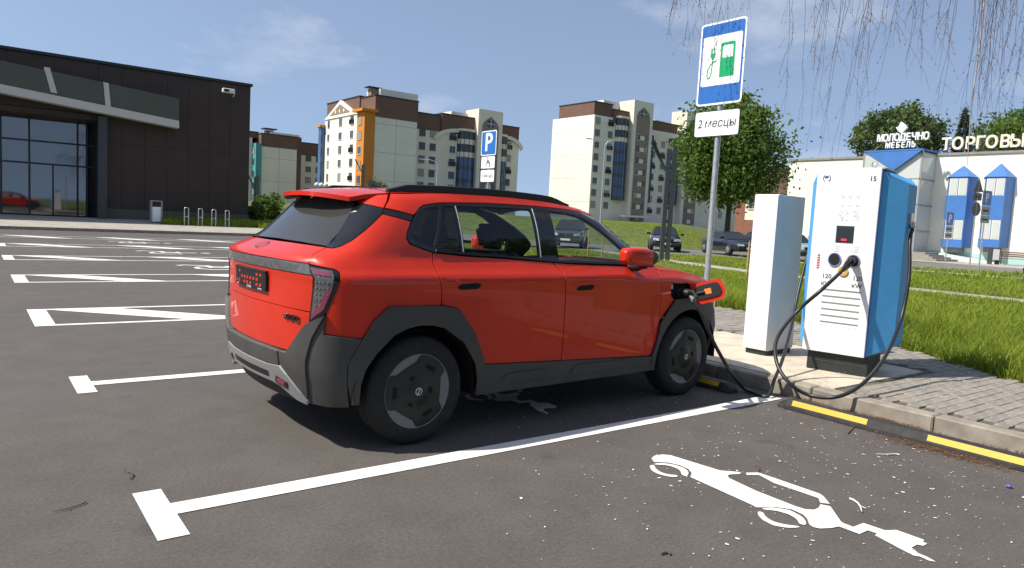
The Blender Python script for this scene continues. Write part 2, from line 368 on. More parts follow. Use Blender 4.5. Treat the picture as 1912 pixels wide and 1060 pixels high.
# electric car symbol: outlines surveyed on the asphalt
Z3 = lambda a: (1180+a[0]/2.612, 700+a[1]/2.612)
SYM = [[(95, 405), (110, 393), (150, 387), (190, 391), (225, 402), (430, 465), (530, 473), (527, 482), (480, 484), (466, 490), (475, 503), (610, 566), (800, 640), (850, 655), (890, 656), (912, 646), (918, 630), (968, 640), (1020, 715), (1032, 722), (1080, 740), (1128, 721), (1235, 757), (1290, 755), (1424, 803), (1420, 813), (1440, 822), (1420, 832), (1390, 826), (1362, 842), (1380, 852), (1330, 858), (1185, 781), (1195, 772), (1150, 757), (1110, 775), (1010, 738), (975, 745), (920, 748), (885, 741), (865, 728), (855, 700), (835, 680), (780, 655), (700, 643), (655, 645), (612, 645), (285, 497), (292, 478), (275, 458), (235, 440), (180, 427), (130, 424), (108, 424)],
       [(556, 476), (615, 475), (690, 500), (915, 578), (935, 592), (965, 628), (918, 622), (910, 600), (690, 525), (620, 487), (560, 487)],
       [(85, 440), (108, 437), (115, 455), (140, 474), (180, 485), (224, 488), (222, 497), (175, 495), (120, 480), (92, 462)],
       [(103, 433), (140, 428), (200, 435), (250, 450), (275, 468), (276, 484), (262, 494), (240, 484), (238, 466), (210, 450), (165, 438), (118, 437)],
       [(612, 664), (640, 668), (650, 690), (690, 715), (745, 728), (815, 737), (818, 743), (760, 745), (690, 733), (635, 705), (615, 682)],
       [(630, 650), (690, 645), (770, 658), (830, 690), (850, 715), (848, 732), (815, 725), (808, 705), (770, 680), (700, 660), (650, 657)],
       [(1330, 858), (1375, 850), (1395, 868), (1440, 886), (1482, 910), (1450, 905), (1405, 885), (1375, 880)]]
def chaikin(pl):
    out = []
    for i in range(len(pl)): a = pl[i]; c = pl[(i+1) % len(pl)]; out += [(a[0]*.75+c[0]*.25, a[1]*.75+c[1]*.25), (a[0]*.25+c[0]*.75, a[1]*.25+c[1]*.75)]
    return out
SYM = [pl if i not in (2, 3, 4, 5) else chaikin(chaikin(densify_([*pl], 30))) for i, pl in enumerate(SYM)]
sym = [[tuple(gz(Z3(a), ZP)[:2]) for a in pl] for pl in SYM]
def cdt_fill(name, polys, z, m, parent, dy=0):
    b = MB()
    for i, pl in enumerate(polys):
        pts = [Vector((p[0], p[1]+dy)) for p in pl]; n = len(pts)
        v, e, f, *_ = delaunay_2d_cdt(pts, [(i, (i+1) % n) for i in range(n)], [], 1, 1e-5)
        b.add([(p.x, p.y, z) for p in v], [tuple(t) for t in f])
    return b.build(name, m, parent, fix=False)
cdt_fill('electric_car_symbol', sym, ZP, K['paint'], lot)
cdt_fill('electric_car_symbol', sym, ZP, K['paint'], lot, dy=2.72)

# ---- kerb and pavement with the charger
kerb = tag(empty('kerb', (3.66, 0, 0)), kind='structure')
ks = MB(); ks.box((0, -.495, -.05), (.15, .495, .125)); kproto = ks.build('kerbstone', K['kerb'], kerb, bevel=.012)
kproto.location = (.004, -6, 0)
for i in range(1, 18):
    o = dup(kproto, kerb); o.location = (.004+random.uniform(-.004, .004), -6+i*1.0, random.uniform(-.004, .003)); o.rotation_euler.z = random.uniform(-.004, .004)
# wide paved strip (joint bed), its edge runs aslant to the turf
EDGE_P = [(3.82, -9.0), (3.82, 11.1), (8.3, 11.1), (8.3, 2.2), (6.95, -.95), (5.95, -2.45), (4.9, -4.2), (4.4, -9)]
pave = flat('pavement', [EDGE_P], .115, K['joint'], thick=.12); tag(pave, kind='structure')
def inside(p, poly):
    c = False; j = len(poly)-1
    for i in range(len(poly)):
        if (poly[i][1] > p[1]) != (poly[j][1] > p[1]) and p[0] < (poly[j][0]-poly[i][0])*(p[1]-poly[i][1])/(poly[j][1]-poly[i][1])+poly[i][0]: c = not c
        j = i
    return c
PADP = [(3.83, -1.62), (3.83, 1.2), (5.75, 1.2), (5.75, .3), (5.55, -1.62)]
pad = flat('charger_slab', [PADP], .128, K['concrete'], pave, thick=.02)
spots = []
nx, ny = .203, .103
for i in range(0, 24):
    for j in range(0, 150):
        x = 3.93+i*nx+(.1 if j % 2 else 0); y = -6.6+j*ny
        if inside((x, y), EDGE_P) and inside((x+.09, y), EDGE_P) and inside((x-.09, y), [(3.8, -9), (3.8, 40), (9, 40), (9, -9)]) and not (inside((x-.1, y-.05), PADP) or inside((x+.1, y+.05), PADP) or inside((x-.1, y+.05), PADP) or inside((x+.1, y-.05), PADP)):
            spots.append((x, y))
spots.sort(key=lambda s: (s[0]-4.5)**2+(s[1]+2.4)**2)
pv = MB(); pv.box((-.0985, -.0485, -.02), (.0985, .0485, .012)); pme = []
for mm in (K['paver'], K['paver2']): pme.append(pv.build('paver', mm, pave, bevel=.004).data)
for o in [c for c in pave.children if c.name.startswith('paver')]: bpy.data.objects.remove(o)
rest = MB()
for k, (x, y) in enumerate(spots):
    dz = .118+random.uniform(-.003, .003)
    if k < 290:
        o = link_mesh('paver', random.choice(pme), pave); o.location = (x, y, dz); o.rotation_euler = (random.uniform(-.012, .012), random.uniform(-.012, .012), random.uniform(-.012, .012))
    else: rest.box((x-.0975, y-.0475, dz-.012), (x+.0975, y+.0475, dz+.012), random.choice((0, 1)))
tag(rest.build('small_pavers', [K['paver'], K['paver2']], pave), kind='stuff')

# ---- footpaths and street behind
def ribbon(name, pts, w, dz, m, n=1):
    b = MB(); rows = []
    P = []
    for a, c_ in zip(pts, pts[1:]):
        k = max(1, int(math.hypot(c_[0]-a[0], c_[1]-a[1])/1.5))
        P += [(a[0]+(c_[0]-a[0])*i/k, a[1]+(c_[1]-a[1])*i/k) for i in range(k)]
    P.append(pts[-1])
    for i, p in enumerate(P):
        q0 = P[max(0, i-1)]; q1 = P[min(len(P)-1, i+1)]; d = Vector((q1[0]-q0[0], q1[1]-q0[1])).normalized(); nn = Vector((-d.y, d.x))
        L = [(p[0]+nn.x*w*(t-.5), p[1]+nn.y*w*(t-.5)) for t in (1, .5, 0)]
        rows.append([(q[0], q[1], max(terrain(*q) for q in L)+dz) for q in L])
    b.grid(rows, flip=False); o = b.build(name, m); return tag(o, kind='structure')
ribbon('footpath', [(18.9, -12), (19.0, 3), (19.6, 10), (21.8, 16.5), (24, 22), (25, 34)], 1.25, .02, K['path'])
ribbon('footpath', [(36, -14), (34.5, 4), (33.2, 12.6), (31, 15.5)], 1.5, .02, K['path'])
ribbon('street', [(70, -9), (52, 6.8), (35, 21.5), (19, 35.5)], 11.5, .015, K['road'])
# plaza in front of the shop
flat('plaza', [[(49.5, -20), (60.5, -20), (60.5, 36), (53.5, 36)]], .12, K['path'], thick=.05)['kind'] = 'structure'
# far pavement by the dark building, rising to its doors
far = MB(); far.grid([[(x, 31.16, .13) for x in (-40, 14)], [(x, 38.2, .44) for x in (-40, 14)]], flip=True)
farp = tag(far.build('far_pavement', K['path']), kind='structure')
far = MB(); far.grid([[(x, y, .14+.0443*(y-31.16)+.01) for x in (5.7, 14.2)] for y in (35.3, 37.96)], flip=True); tag(far.build('lawn_strip', K['turf']), kind='structure')
fk = empty('far_kerb', (0, 31.0, 0)); tag(fk, kind='structure')
o0 = MB(); o0.box((-.498, 0, -.05), (.498, .16, .135)); o0 = o0.build('kerbstone', K['kerb'], fk, bevel=.012); o0.location = (-12, .002, 0)
for i in range(1, 26): dup(o0, fk).location = (-12+i, .002, 0)

# ---- wheel stops
def wheel_stop(y0, y1, label):
    L = y1-y0; t = empty('wheel_stop', (3.27, (y0+y1)/2, 0)); h = L/2
    sec = [(-.075, 0), (.075, 0), (.07, .03), (.045, .085), (-.045, .085), (-.07, .03)]
    b = MB(); rows = []
    for y, k in ((-h, .0), (-h+.09, 1), (h-.09, 1), (h, .0)):
        rows.append([(p[0]*(.8+.2*k), y, p[1]*(.42+.58*k)) for p in sec])
    b.grid(rows, smooth=False, close=True, flip=True); b.add(rows[0], [(0, 1, 2, 3, 4, 5)]); b.add(rows[-1], [(5, 4, 3, 2, 1, 0)])
    b.build('stop_body', K['wheelstop'], t, bevel=.006, fix=True)
    for y in np.arange(-h+.13, h-.3, 1.05 if L > 1.2 else 9):
        e = min(y+.62, h-.1)
        q = MB(); q.add([(-.0695, y, .0420), (-.0695, e, .0420), (-.0505, e, .0825), (-.0505, y, .0825)], [(3, 2, 1, 0)])
        q.build('reflective_strip', K['yellow'], t)
    return tag(t, label, 'wheel stop', 'rubber wheel stops at the kerb')
wheel_stop(-3.4, -1.46, 'long black rubber wheel stop with yellow strips beside the brown leaf litter')
wheel_stop(-1.0, .85, 'black rubber wheel stop with yellow strip against the red car front tyre')

# ---- litter
b = MB()
def flake(b, x, y, z, s, a):
    n = random.choice((4, 5)); vs = []
    for i in range(n):
        t = a+2*math.pi*i/n; q = s*random.uniform(.6, 1.2); vs.append((x+q*(math.cos(t)*1.5*math.cos(a)-math.sin(t)*.8*math.sin(a)), y+q*(math.cos(t)*1.5*math.sin(a)+math.sin(t)*.8*math.cos(a)), z+random.uniform(0, .0008)))
    b.add(vs, [tuple(range(n))])
for i in range(1000):
    x = random.uniform(-.3, 3.6); y = random.gauss(-2.7, 1.0)
    if y > -1.0 or random.random() > .25+.75*sst((x+.3)/2.2): continue
    flake(b, x, y, .0052+random.random()*.0006, random.choice((.003, .0035, .004, .005, .006, .0095))*random.uniform(.7, 1.2), random.uniform(0, 6))
for i in range(260):
    x = random.uniform(3.85, 6); y = random.uniform(-3.6, -.2)
    if inside((x, y), EDGE_P): flake(b, x, y, .142, random.uniform(.004, .009), random.uniform(0, 6))
for i in range(90): flake(b, random.uniform(.8, 3.4), random.uniform(-1.1, .6), .0062, random.uniform(.004, .009), random.uniform(0, 6))
tag(b.build('fallen_petals', K['petal']), 'white petals scattered over the asphalt', 'petals', kind='stuff')
b = MB()
def sliver(b, x, y, z, L, a, w=.0016):
    dx, dy = L*math.cos(a), L*math.sin(a); k = random.uniform(-.004, .012)
    b.add([(x-dy/L*w, y+dx/L*w, z), (x+dy/L*w, y-dx/L*w, z), (x+dx, y+dy, z+k)], [(0, 1, 2)])
for i in range(6500):
    u = random.random()
    if u < .55:
        y = random.uniform(-4.6, -1.35); x = 3.66-abs(random.gauss(0, .05))
        if random.random() > .45+.55*math.sin(y*5.1)*math.sin(y*2.3+1): continue
    elif u < .9:
        y = random.uniform(-3.6, -1.9); x = 3.17-abs(random.gauss(0, .05))
        if random.random() > .35+.65*math.sin(y*4.2+.5): continue
    else: y = random.uniform(-4, -1.3); x = random.uniform(2.6, 3.6)
    sliver(b, x, y, .005+random.random()*.014, random.uniform(.015, .05), random.uniform(0, 6.28), random.uniform(.0012, .003))
for i in range(500):
    y = random.uniform(-3.5, .9); x = 3.83+random.random()**2*.3; sliver(b, x, y, .135, random.uniform(.012, .04), random.uniform(0, 6.28))
tag(b.build('leaf_litter', K['needle']), 'brown needles and catkins swept along the kerb foot', 'litter', kind='stuff')
def twig(px, label, L=.2, m='twig', r=.004):
    p = gz(px); a = random.uniform(0, 6.28); pts = []
    for i in range(6): t = i/5; pts.append((p[0]+L*(t-.5)*math.cos(a)+.02*math.sin(5*t), p[1]+L*(t-.5)*math.sin(a)+.015*math.cos(4*t), .006+r*.6))
    b = MB(); b.tube(pts, [r, r, r*.9, r*.8, r*.6, r*.4], 6)
    q = pts[3]; b.tube([q, (q[0]+.03*math.cos(a+1), q[1]+.03*math.sin(a+1), .008)], [r*.6, r*.3], 5)
    return tag(b.build('twig', K[m]), label, 'twig', 'twigs lying on the asphalt')
random.seed(3)
twig((240, 885), 'thin pale twig lying on bare asphalt beyond the line cap', .22, r=.003)
twig((135, 948), 'short brown twig lying alone on bare asphalt', .12, r=.0035)
twig((1660, 850), 'pale hooked twig lying near the long wheel stop', .16, 'print_pale', .005)
twig((1414, 876), 'thin reddish twig lying just above the painted car roof', .1)
twig((1600, 945), 'white peeled twig lying beside the painted car plug end', .15, 'petal', .006)
twig((1590, 800), 'long thin dark twig lying before the yellow strip', .42, r=.004)
twig((1245, 1036), 'curled brown dry leaf stalk on the asphalt', .05, r=.006)
p = gz((1884, 911)); b = MB(); b.lathe([(.0, .0), (.014, .0), (.016, .006), (.015, .014), (.0, .016)], 14, c=(p[0], p[1], .005))
tag(b.build('bottle_cap', K['purple']), 'small purple plastic cap lying on the asphalt', 'cap')
# ================================================================== RED CAR
PL=[(-.75,0),(-.743,.2),(-.725,.4),(-.70,.55),(-.662,.68),(-.605,.785),(-.525,.85),(-.41,.884),(-.25,.898),(0,.905),(.4,.908),(.9,.91),(1.4,.91),(1.9,.908),(2.4,.902),(2.75,.892),(3.0,.868),(3.18,.825),(3.32,.74),(3.42,.60),(3.475,.40),(3.495,.2),(3.5,0)]
def _dense():
    P=[(PL[0][0],-PL[1][1])]+PL+[(PL[-1][0],-PL[-2][1])]
    out=[]
    for i in range(1,len(P)-2):
        p0,p1,p2,p3=P[i-1:i+3]
        for k in range(12):
            t=k/12
            q=[]
            for a in (0,1):
                q.append(.5*(2*p1[a]+(p2[a]-p0[a])*t+(2*p0[a]-5*p1[a]+4*p2[a]-p3[a])*t*t+(3*p1[a]-p0[a]-3*p2[a]+p3[a])*t**3))
            out.append(tuple(q))
    out.append(PL[-1]); return out
DP=_dense()
DS=[0]
for a,b in zip(DP,DP[1:]): DS.append(DS[-1]+math.hypot(b[0]-a[0],b[1]-a[1]))
_i0=min(range(len(DP)),key=lambda i:abs(DP[i][0])); _o=DS[_i0]-DP[_i0][0]
DS=[s-_o for s in DS]
SMIN,SMAX=DS[0],DS[-1]
def plan(s):
    if s<=SMIN:   # beyond the rear centre: mirrored
        x,y=plan(2*SMIN-s) if s<SMIN else DP[0]; return (x,-y) if s<SMIN else (x,y)
    if s>=SMAX:
        x,y=plan(2*SMAX-s) if s>SMAX else DP[-1]; return (x,-y) if s>SMAX else (x,y)
    i=bisect.bisect_right(DS,s)-1; t=(s-DS[i])/(DS[i+1]-DS[i]); a,b=DP[i],DP[i+1]
    return (a[0]+(b[0]-a[0])*t,a[1]+(b[1]-a[1])*t)
def lerp(T,v):
    # monotone cubic-ish (catmull) through table
    if v<=T[0][0]: return T[0][1]
    if v>=T[-1][0]: return T[-1][1]
    for i in range(len(T)-1):
        if v<=T[i+1][0]:
            x0,y0=T[i];x1,y1=T[i+1]; h=x1-x0;t=(v-x0)/h
            d=(y1-y0)/h
            dp=(y0-T[i-1][1])/(x0-T[i-1][0]) if i>0 else d
            dn=(T[i+2][1]-y1)/(T[i+2][0]-x1) if i+2<len(T) else d
            m0=0 if dp*d<=0 else 2*dp*d/(dp+d); m1=0 if dn*d<=0 else 2*dn*d/(dn+d)
            return y0*(1+2*t)*(1-t)**2+h*m0*t*(1-t)**2+y1*t*t*(3-2*t)+h*m1*t*t*(t-1)
REAR=[(.25,-.66),(.40,-.70),(.50,-.725),(.62,-.738),(.75,-.742),(.88,-.745),(1.0,-.745),(1.08,-.755),(1.13,-.762),(1.16,-.745),(1.185,-.70),(1.21,-.64),(1.235,-.585),(1.26,-.55),(1.35,-.462),(1.45,-.372),(1.52,-.31),(1.60,-.25)]
FRONT=[(.25,-.22),(.35,-.10),(.45,-.02),(.6,0),(.75,-.01),(.85,-.02),(.92,-.06),(1.0,-.14)]
SIDE=[(.25,.955),(.32,.968),(.45,.988),(.65,.998),(.85,1.004),(1.0,1.010),(1.045,1.008),(1.062,.998),(1.09,.968),(1.14,.924),(1.18,.893)]
GREEN=[(0,.893),(.15,.876),(.4,.838),(.65,.788),(.82,.742),(.92,.705),(1.0,.655)]
EDGE=[(-.40,1.530),(-.2,1.56),(0,1.578),(.4,1.595),(.8,1.60),(1.2,1.592),(1.5,1.568),(1.75,1.52),(2.0,1.40)]
DROP=[(1.6,0),(2.2,.02),(2.7,.04),(3.1,.07),(3.5,.12)]
def sst(t): t=max(0,min(1,t)); return t*t*(3-2*t)
def M(s,z):
    px,py=plan(s)
    wr=sst((.45-px)/(.45+.66)); wf=sst((px-2.75)/.6)
    x=px+wr*(lerp(REAR,z)+.75)
    zz=z+lerp(DROP,px)
    if px>2.75: x+=wf*lerp(FRONT,z)
    if zz<=1.18: k=lerp(SIDE,zz)
    else:
        e=lerp(EDGE,x); k=lerp(GREEN,(zz-1.18)/(e-1.18))
    return (x,-py*k,z)
EDGE = EDGE[:-1] + [(2.0, 1.40), (2.2, 1.29), (2.4, 1.2)]
TH = R(2.392)
def car2w(P):
    x = P[0]-1.36; y = P[1]; return Vector((1.36+x*math.cos(TH)-y*math.sin(TH), x*math.sin(TH)+y*math.cos(TH), P[2]))
car = empty('red_car', car2w((0, 0, 0)), TH)
tag(car, 'red compact SUV with dark grey wheel arches, plugged in to charge', 'car')
def MN(s, z):
    h = .004; p = Vector(M(s, z)); a = Vector(M(s+h, z))-Vector(M(s-h, z)); b = Vector(M(s, z+h))-Vector(M(s, z-h))
    return p, a.cross(b).normalized()
def sdist(p, poly):
    d = 9
    for i in range(len(poly)):
        a = poly[i]; b = poly[(i+1) % len(poly)]; ax, ay = b[0]-a[0], b[1]-a[1]; L = ax*ax+ay*ay
        t = 0 if L == 0 else max(0, min(1, ((p[0]-a[0])*ax+(p[1]-a[1])*ay)/L)); d = min(d, math.hypot(p[0]-a[0]-t*ax, p[1]-a[1]-t*ay))
    return d
def densify(poly, step):
    out = []
    for i in range(len(poly)):
        a = poly[i]; b = poly[(i+1) % len(poly)]; k = max(1, int(math.hypot(b[0]-a[0], b[1]-a[1])/step))
        out += [(a[0]+(b[0]-a[0])*j/k, a[1]+(b[1]-a[1])*j/k) for j in range(k)]
    return out
def roundp(poly, r=.02):
    """cut the corners of an outline"""
    out = []; n = len(poly)
    for i in range(n):
        p0, p1, p2 = Vector(poly[i-1]), Vector(poly[i]), Vector(poly[(i+1) % n])
        a = (p0-p1); b = (p2-p1); la, lb = a.length, b.length
        if la < 1e-6 or lb < 1e-6 or a.angle(b, 3.14) > 2.7: out.append(tuple(p1)); continue
        q = min(r, la*.45, lb*.45); A = p1+a/la*q; B = p1+b/lb*q
        for t in (0, .33, .67, 1): out.append(tuple(A*(1-t)**2+p1*2*t*(1-t)+B*t*t))
    return out
def panel(name, poly, m, parent, off=0.0, thick=.014, holes=(), step=.055, mirror=True, offn=None):
    loops = [densify(l, .035) for l in [poly]+list(holes)]
    pts = []; edges = []; rim = []
    for l in loops:
        b = len(pts); pts += l; edges += [(b+i, b+(i+1) % len(l)) for i in range(len(l))]; rim.append(list(range(b, b+len(l))))
    x0, x1 = min(p[0] for p in poly), max(p[0] for p in poly); y0, y1 = min(p[1] for p in poly), max(p[1] for p in poly)
    sy = step*.6
    for i in range(int((x1-x0)/step)+1):
        for j in range(int((y1-y0)/sy)+1):
            p = (x0+(i+.5)*step, y0+(j+.5)*sy)
            if inside(p, poly) and not any(inside(p, h) for h in holes) and min(sdist(p, l) for l in [poly]+list(holes)) > step*.25: pts.append(p)
    v, e, f, ov, *_ = delaunay_2d_cdt([Vector(p) for p in pts], edges, [], 0, 1e-6)
    P = []; N = []
    for q in v:
        p, n = MN(q.x, q.y); d = off if offn is None else offn(q.x, q.y); P.append(p+n*d); N.append(n)
    F = []
    for t in f:
        c = (sum(v[i].x for i in t)/len(t), sum(v[i].y for i in t)/len(t))
        if inside(c, poly) and not any(inside(c, h) for h in holes):
            a = (v[t[1]]-v[t[0]]).cross(v[t[2]]-v[t[0]]); F.append(tuple(t) if a > 0 else tuple(reversed(t)))
    # rim from the boundary edges of the kept triangles
    cnt = {}
    for t in F:
        for i in range(len(t)):
            k = (t[i], t[(i+1) % len(t)]); cnt[k] = cnt.get(k, 0)+1
    be = [k for k in cnt if (k[1], k[0]) not in cnt]
    nv = len(P); VP = list(P); VN = list(N); FF = list(F)
    for a, b in be:
        i = len(VP); t = (P[b]-P[a]); o = t.cross(N[a]).normalized()
        VP += [P[a], P[b], P[b]-N[b]*thick, P[a]-N[a]*thick]; VN += [(o+N[a]*.6).normalized()]*2+[o]*2; FF.append((i+1, i, i+3, i+2))
    out = []
    for side in ((1, -1) if mirror else (1,)):
        vs = [(p.x, p.y*side, p.z) for p in VP]; ns = [(n.x, n.y*side, n.z) for n in VN]; fs = FF if side == 1 else [tuple(reversed(t)) for t in FF]
        me = bpy.data.meshes.new(name); me.from_pydata(vs, [], fs); me.materials.append(m)
        me.polygons.foreach_set('use_smooth', [True]*len(fs)); me.normals_split_custom_set_from_vertices(ns); me.update()
        out.append(link_mesh(name, me, parent))
    return out
# ---- outlines on the body surface: (distance along the flank, height)
ARC_R = [(-.486, .55), (-.40, .70), (-.338, .801), (-.24, .887), (.142, .881), (.264, .857), (.398, .702), (.486, .525)]
def arc(cx, cz, r, a0, a1, n=14): return [(cx+r*math.cos(R(a0+(a1-a0)*i/n)), cz+r*math.sin(R(a0+(a1-a0)*i/n))) for i in range(n+1)]
IN_R = [(.462, .30), (.455, .38), (.428, .481), (.323, .633), (.161, .738), (.06, .762), (-.031, .764), (-.12, .748), (-.206, .71), (-.319, .605), (-.385, .52), (-.43, .42), (-.455, .30)]
DLO = [(-.137, 1.261), (-.195, 1.295), (-.211, 1.341), (-.199, 1.402), (-.168, 1.455), (-.137, 1.484), (-.071, 1.503), (.184, 1.524), (.422, 1.535), (.606, 1.544), (.793, 1.548), (1.118, 1.549), (1.416, 1.543), (1.60, 1.53), (1.72, 1.503), (1.85, 1.452), (2.0, 1.375), (2.13, 1.30), (2.25, 1.225), (2.31, 1.17), (2.295, 1.125), (1.93, 1.132), (1.194, 1.147), (.675, 1.181), (.39, 1.193), (.108, 1.211), (-.023, 1.238)]
Q_GL = [(-.11, 1.283), (-.165, 1.31), (-.178, 1.345), (-.168, 1.398), (-.14, 1.445), (-.11, 1.468), (-.05, 1.485), (.165, 1.504), (.09, 1.235), (-.01, 1.26)]
R_GL1 = [(.205, 1.507), (.350, 1.513), (.353, 1.212), (.122, 1.228)]
R_GL2 = [(.372, 1.514), (.61, 1.523), (1.045, 1.527), (1.032, 1.193), (.68, 1.197), (.376, 1.211)]
F_GL = [(1.222, 1.523), (1.42, 1.515), (1.53, 1.497), (1.62, 1.463), (1.72, 1.412), (1.86, 1.325), (2.0, 1.222), (2.02, 1.15), (1.215, 1.165)]
for gl in (Q_GL, R_GL1, R_GL2, F_GL): gl[:] = roundp(gl, .02)
panel('window_surround', DLO, K['black_gloss'], car, -.002, holes=[Q_GL, R_GL1, R_GL2, F_GL])
panel('quarter_window', Q_GL, K['tint2'], car, -.006, .004); panel('rear_door_window', R_GL1, K['tint2'], car, -.006, .004)
panel('rear_door_window', R_GL2, K['tint'], car, -.006, .004); panel('front_door_window', F_GL, K['tint'], car, -.006, .004)
for a, b in (((.358, 1.513), (.361, 1.205)), ((1.052, 1.53), (1.040, 1.182))):
    panel('chrome_strip', [a, (a[0]+.006, a[1]), (b[0]+.006, b[1]), b], K['galv'], car, .003, .006)
panel('belt_moulding', [(.12, 1.213), (.395, 1.195), (.68, 1.183), (1.2, 1.149), (2.03, 1.133), (2.03, 1.147), (1.2, 1.164), (.68, 1.198), (.395, 1.210), (.12, 1.228)], K['black'], car, .008, .012)
QUARTER = [(-.612, .845), (-.623, .728), (-.40, .702), (-.338, .798), (-.24, .884), (.128, .884), (.131, .923), (.107, 1.15), (.098, 1.205), (-.03, 1.232), (-.143, 1.254), (-.203, 1.29), (-.22, 1.341), (-.216, 1.395), (-.525, 1.432), (-.578, 1.323), (-.609, 1.262), (-.632, 1.228), (-.66, 1.214), (-.712, 1.216), (-.705, 1.165), (-.69, 1.125), (-.54, 1.105), (-.522, 1.088)]
panel('rear_fender', QUARTER, K['red'], car)
PORT = roundp([(2.425, .99), (2.70, .982), (2.735, .90), (2.70, .825), (2.53, .835), (2.44, .87)], .03)
ARC_F = [(2.255, .384), (2.294, .504), (2.324, .657), (2.447, .796), (2.50, .852), (2.90, .868), (3.03, .84), (3.14, .74), (3.2, .60), (3.21, .42), (3.2, .30)]
panel('front_fender', [(2.314, .68), (2.441, .80), (2.496, .858), (2.90, .874), (3.035, .846), (3.146, .745), (3.206, .60), (3.34, .60), (3.36, .72), (3.35, .905), (3.22, .972), (3.1, 1.008), (2.8, 1.053), (2.5, 1.08), (2.314, 1.096), (2.307, 1.035), (2.309, .922)], K['red'], car, holes=[PORT], mirror=True)
panel('rear_door', [(.111, 1.203), (.39, 1.184), (.675, 1.172), (1.133, 1.147), (1.185, 1.077), (1.203, .944), (1.209, .833), (1.218, .44), (.508, .474), (.490, .525), (.402, .702), (.268, .861), (.142, .886), (.138, .923), (.115, 1.15)], K['red'], car)
panel('front_door', [(1.143, 1.146), (1.195, 1.077), (1.213, .944), (1.219, .833), (1.228, .438), (2.25, .392), (2.29, .504), (2.316, .66), (2.306, .722), (2.302, .922), (2.299, 1.035), (2.306, 1.095), (2.25, 1.115), (1.93, 1.123), (1.4, 1.136)], K['red'], car)
TOPE = [(x, lerp(EDGE, x)) for x in (1.76, 1.6, 1.4, 1.2, 1.0, .8, .6, .4, .2)]
CANT = [(-.533, 1.476), (-.36, 1.458), (-.205, 1.441), (-.172, 1.461), (-.142, 1.489), (-.074, 1.509), (.184, 1.530), (.422, 1.541), (.606, 1.550), (.793, 1.554), (1.118, 1.555), (1.416, 1.549), (1.60, 1.536), (1.73, 1.509)] + TOPE + [(.0, 1.583), (-.2, 1.577), (-.4, 1.570), (-.52, 1.566)]
panel('roof_rail_panel', CANT, K['red'], car)
panel('pillar_strip', [(-.537, 1.468), (-.36, 1.451), (-.205, 1.434), (-.208, 1.403), (-.36, 1.420), (-.525, 1.438)], K['black_gloss'], car, -.003)
# sill and arches
panel('sill', [(.468, .262), (2.33, .262), (2.262, .382), (1.22, .434), (.512, .468)], K['cladding'], car, .012, .03)
for a, b in ((.66, 1.12), (1.32, 2.05)):
    panel('sill_step', roundp([(a, .335), (b, .325), (b-.04, .375), (b-.1, .392), (a+.05, .392)], .02), K['cladding'], car, .024, .014)
panel('wheel_arch_trim', ARC_R+[(.508, .462), (.506, .30)]+IN_R+[(-.50, .30), (-.505, .42)], K['cladding'], car, offn=lambda s, z: .020)
INF = arc(2.715, .345, .415, -6, 186, 16)
panel('wheel_arch_trim', ARC_F[:8]+ARC_F[8:]+INF+[(2.27, .30)], K['cladding'], car, offn=lambda s, z: .020)
panel('body_frame', [(-.78, 1.495), (-.53, 1.552), (0, 1.565), (.8, 1.585), (1.5, 1.555), (1.74, 1.505), (1.9, 1.43), (2.1, 1.32), (2.28, 1.18), (2.28, 1.10), (1.2, 1.12), (.4, 1.16), (.1, 1.18), (-.2, 1.25), (-.45, 1.30), (-.70, 1.225)], K['matt_black'], car, -.022, .004, holes=[Q_GL, R_GL1, R_GL2, F_GL])
panel('door_trim', [(-.10, .84), (.33, .84), (.52, .50), (2.22, .50), (2.28, 1.08), (1.9, 1.115), (1.2, 1.13), (.4, 1.165), (.1, 1.185), (-.10, 1.19)], K['seat'], car, -.030, .004)
# ---- rear end; s is measured round the corner, SMIN is the middle of the tailgate
ml = lambda l: l + [(2*SMIN-a, b) for a, b in reversed(l)]          # mirror a right-hand outline over the middle
D_PIL = [(-.797, 1.495), (-.62, 1.478), (-.541, 1.466), (-.529, 1.435), (-.580, 1.323), (-.613, 1.262), (-.636, 1.230), (-.665, 1.217), (-.73, 1.222)]
panel('rear_pillar_trim', D_PIL, K['black_gloss'], car, .004)
RG = ml([(-1.2, 1.238), (-.95, 1.234), (-.745, 1.228), (-.80, 1.493), (-.84, 1.508), (-1.1, 1.515)][::-1])
RG = [(-.742, 1.229), (-.795, 1.487), (-.825, 1.503), (-1.1, 1.512), (SMIN, 1.515)]; RG = ml(RG); RG = RG + [(2*SMIN+1.05, 1.238), (SMIN, 1.243), (-1.05, 1.238)]
panel('rear_window', RG, K['rear_glass'], car, 0, .006, mirror=False)
def tail(za, zb, e0, e1, name, m, off=0.0, thick=.02, ze=0.0):
    return panel(name, ml([(e0, za-ze), (-1.0, za), (SMIN, za)][::-1][::-1])[:0] + [(e0, za-ze), (e1, zb-ze), (-.9, zb-ze*.4), (-1.15, zb), (2*SMIN+1.15, zb), (2*SMIN+.9, zb-ze*.4), (2*SMIN-e1, zb-ze), (2*SMIN-e0, za-ze), (2*SMIN+.9, za-ze*.4), (2*SMIN+1.15, za), (-1.15, za), (-.9, za-ze*.4)], m, car, off, thick, mirror=False)
tail(1.137, 1.226, -.696, -.722, 'tailgate_top', K['red'], 0, .02, .008)
tail(1.068, 1.133, -.722, -.704, 'light_bar', K['lamp_grey'], -.006, .02, .006)
tail(.852, 1.062, -.732, -.712, 'tailgate', K['red'], -.010, .02, .006)
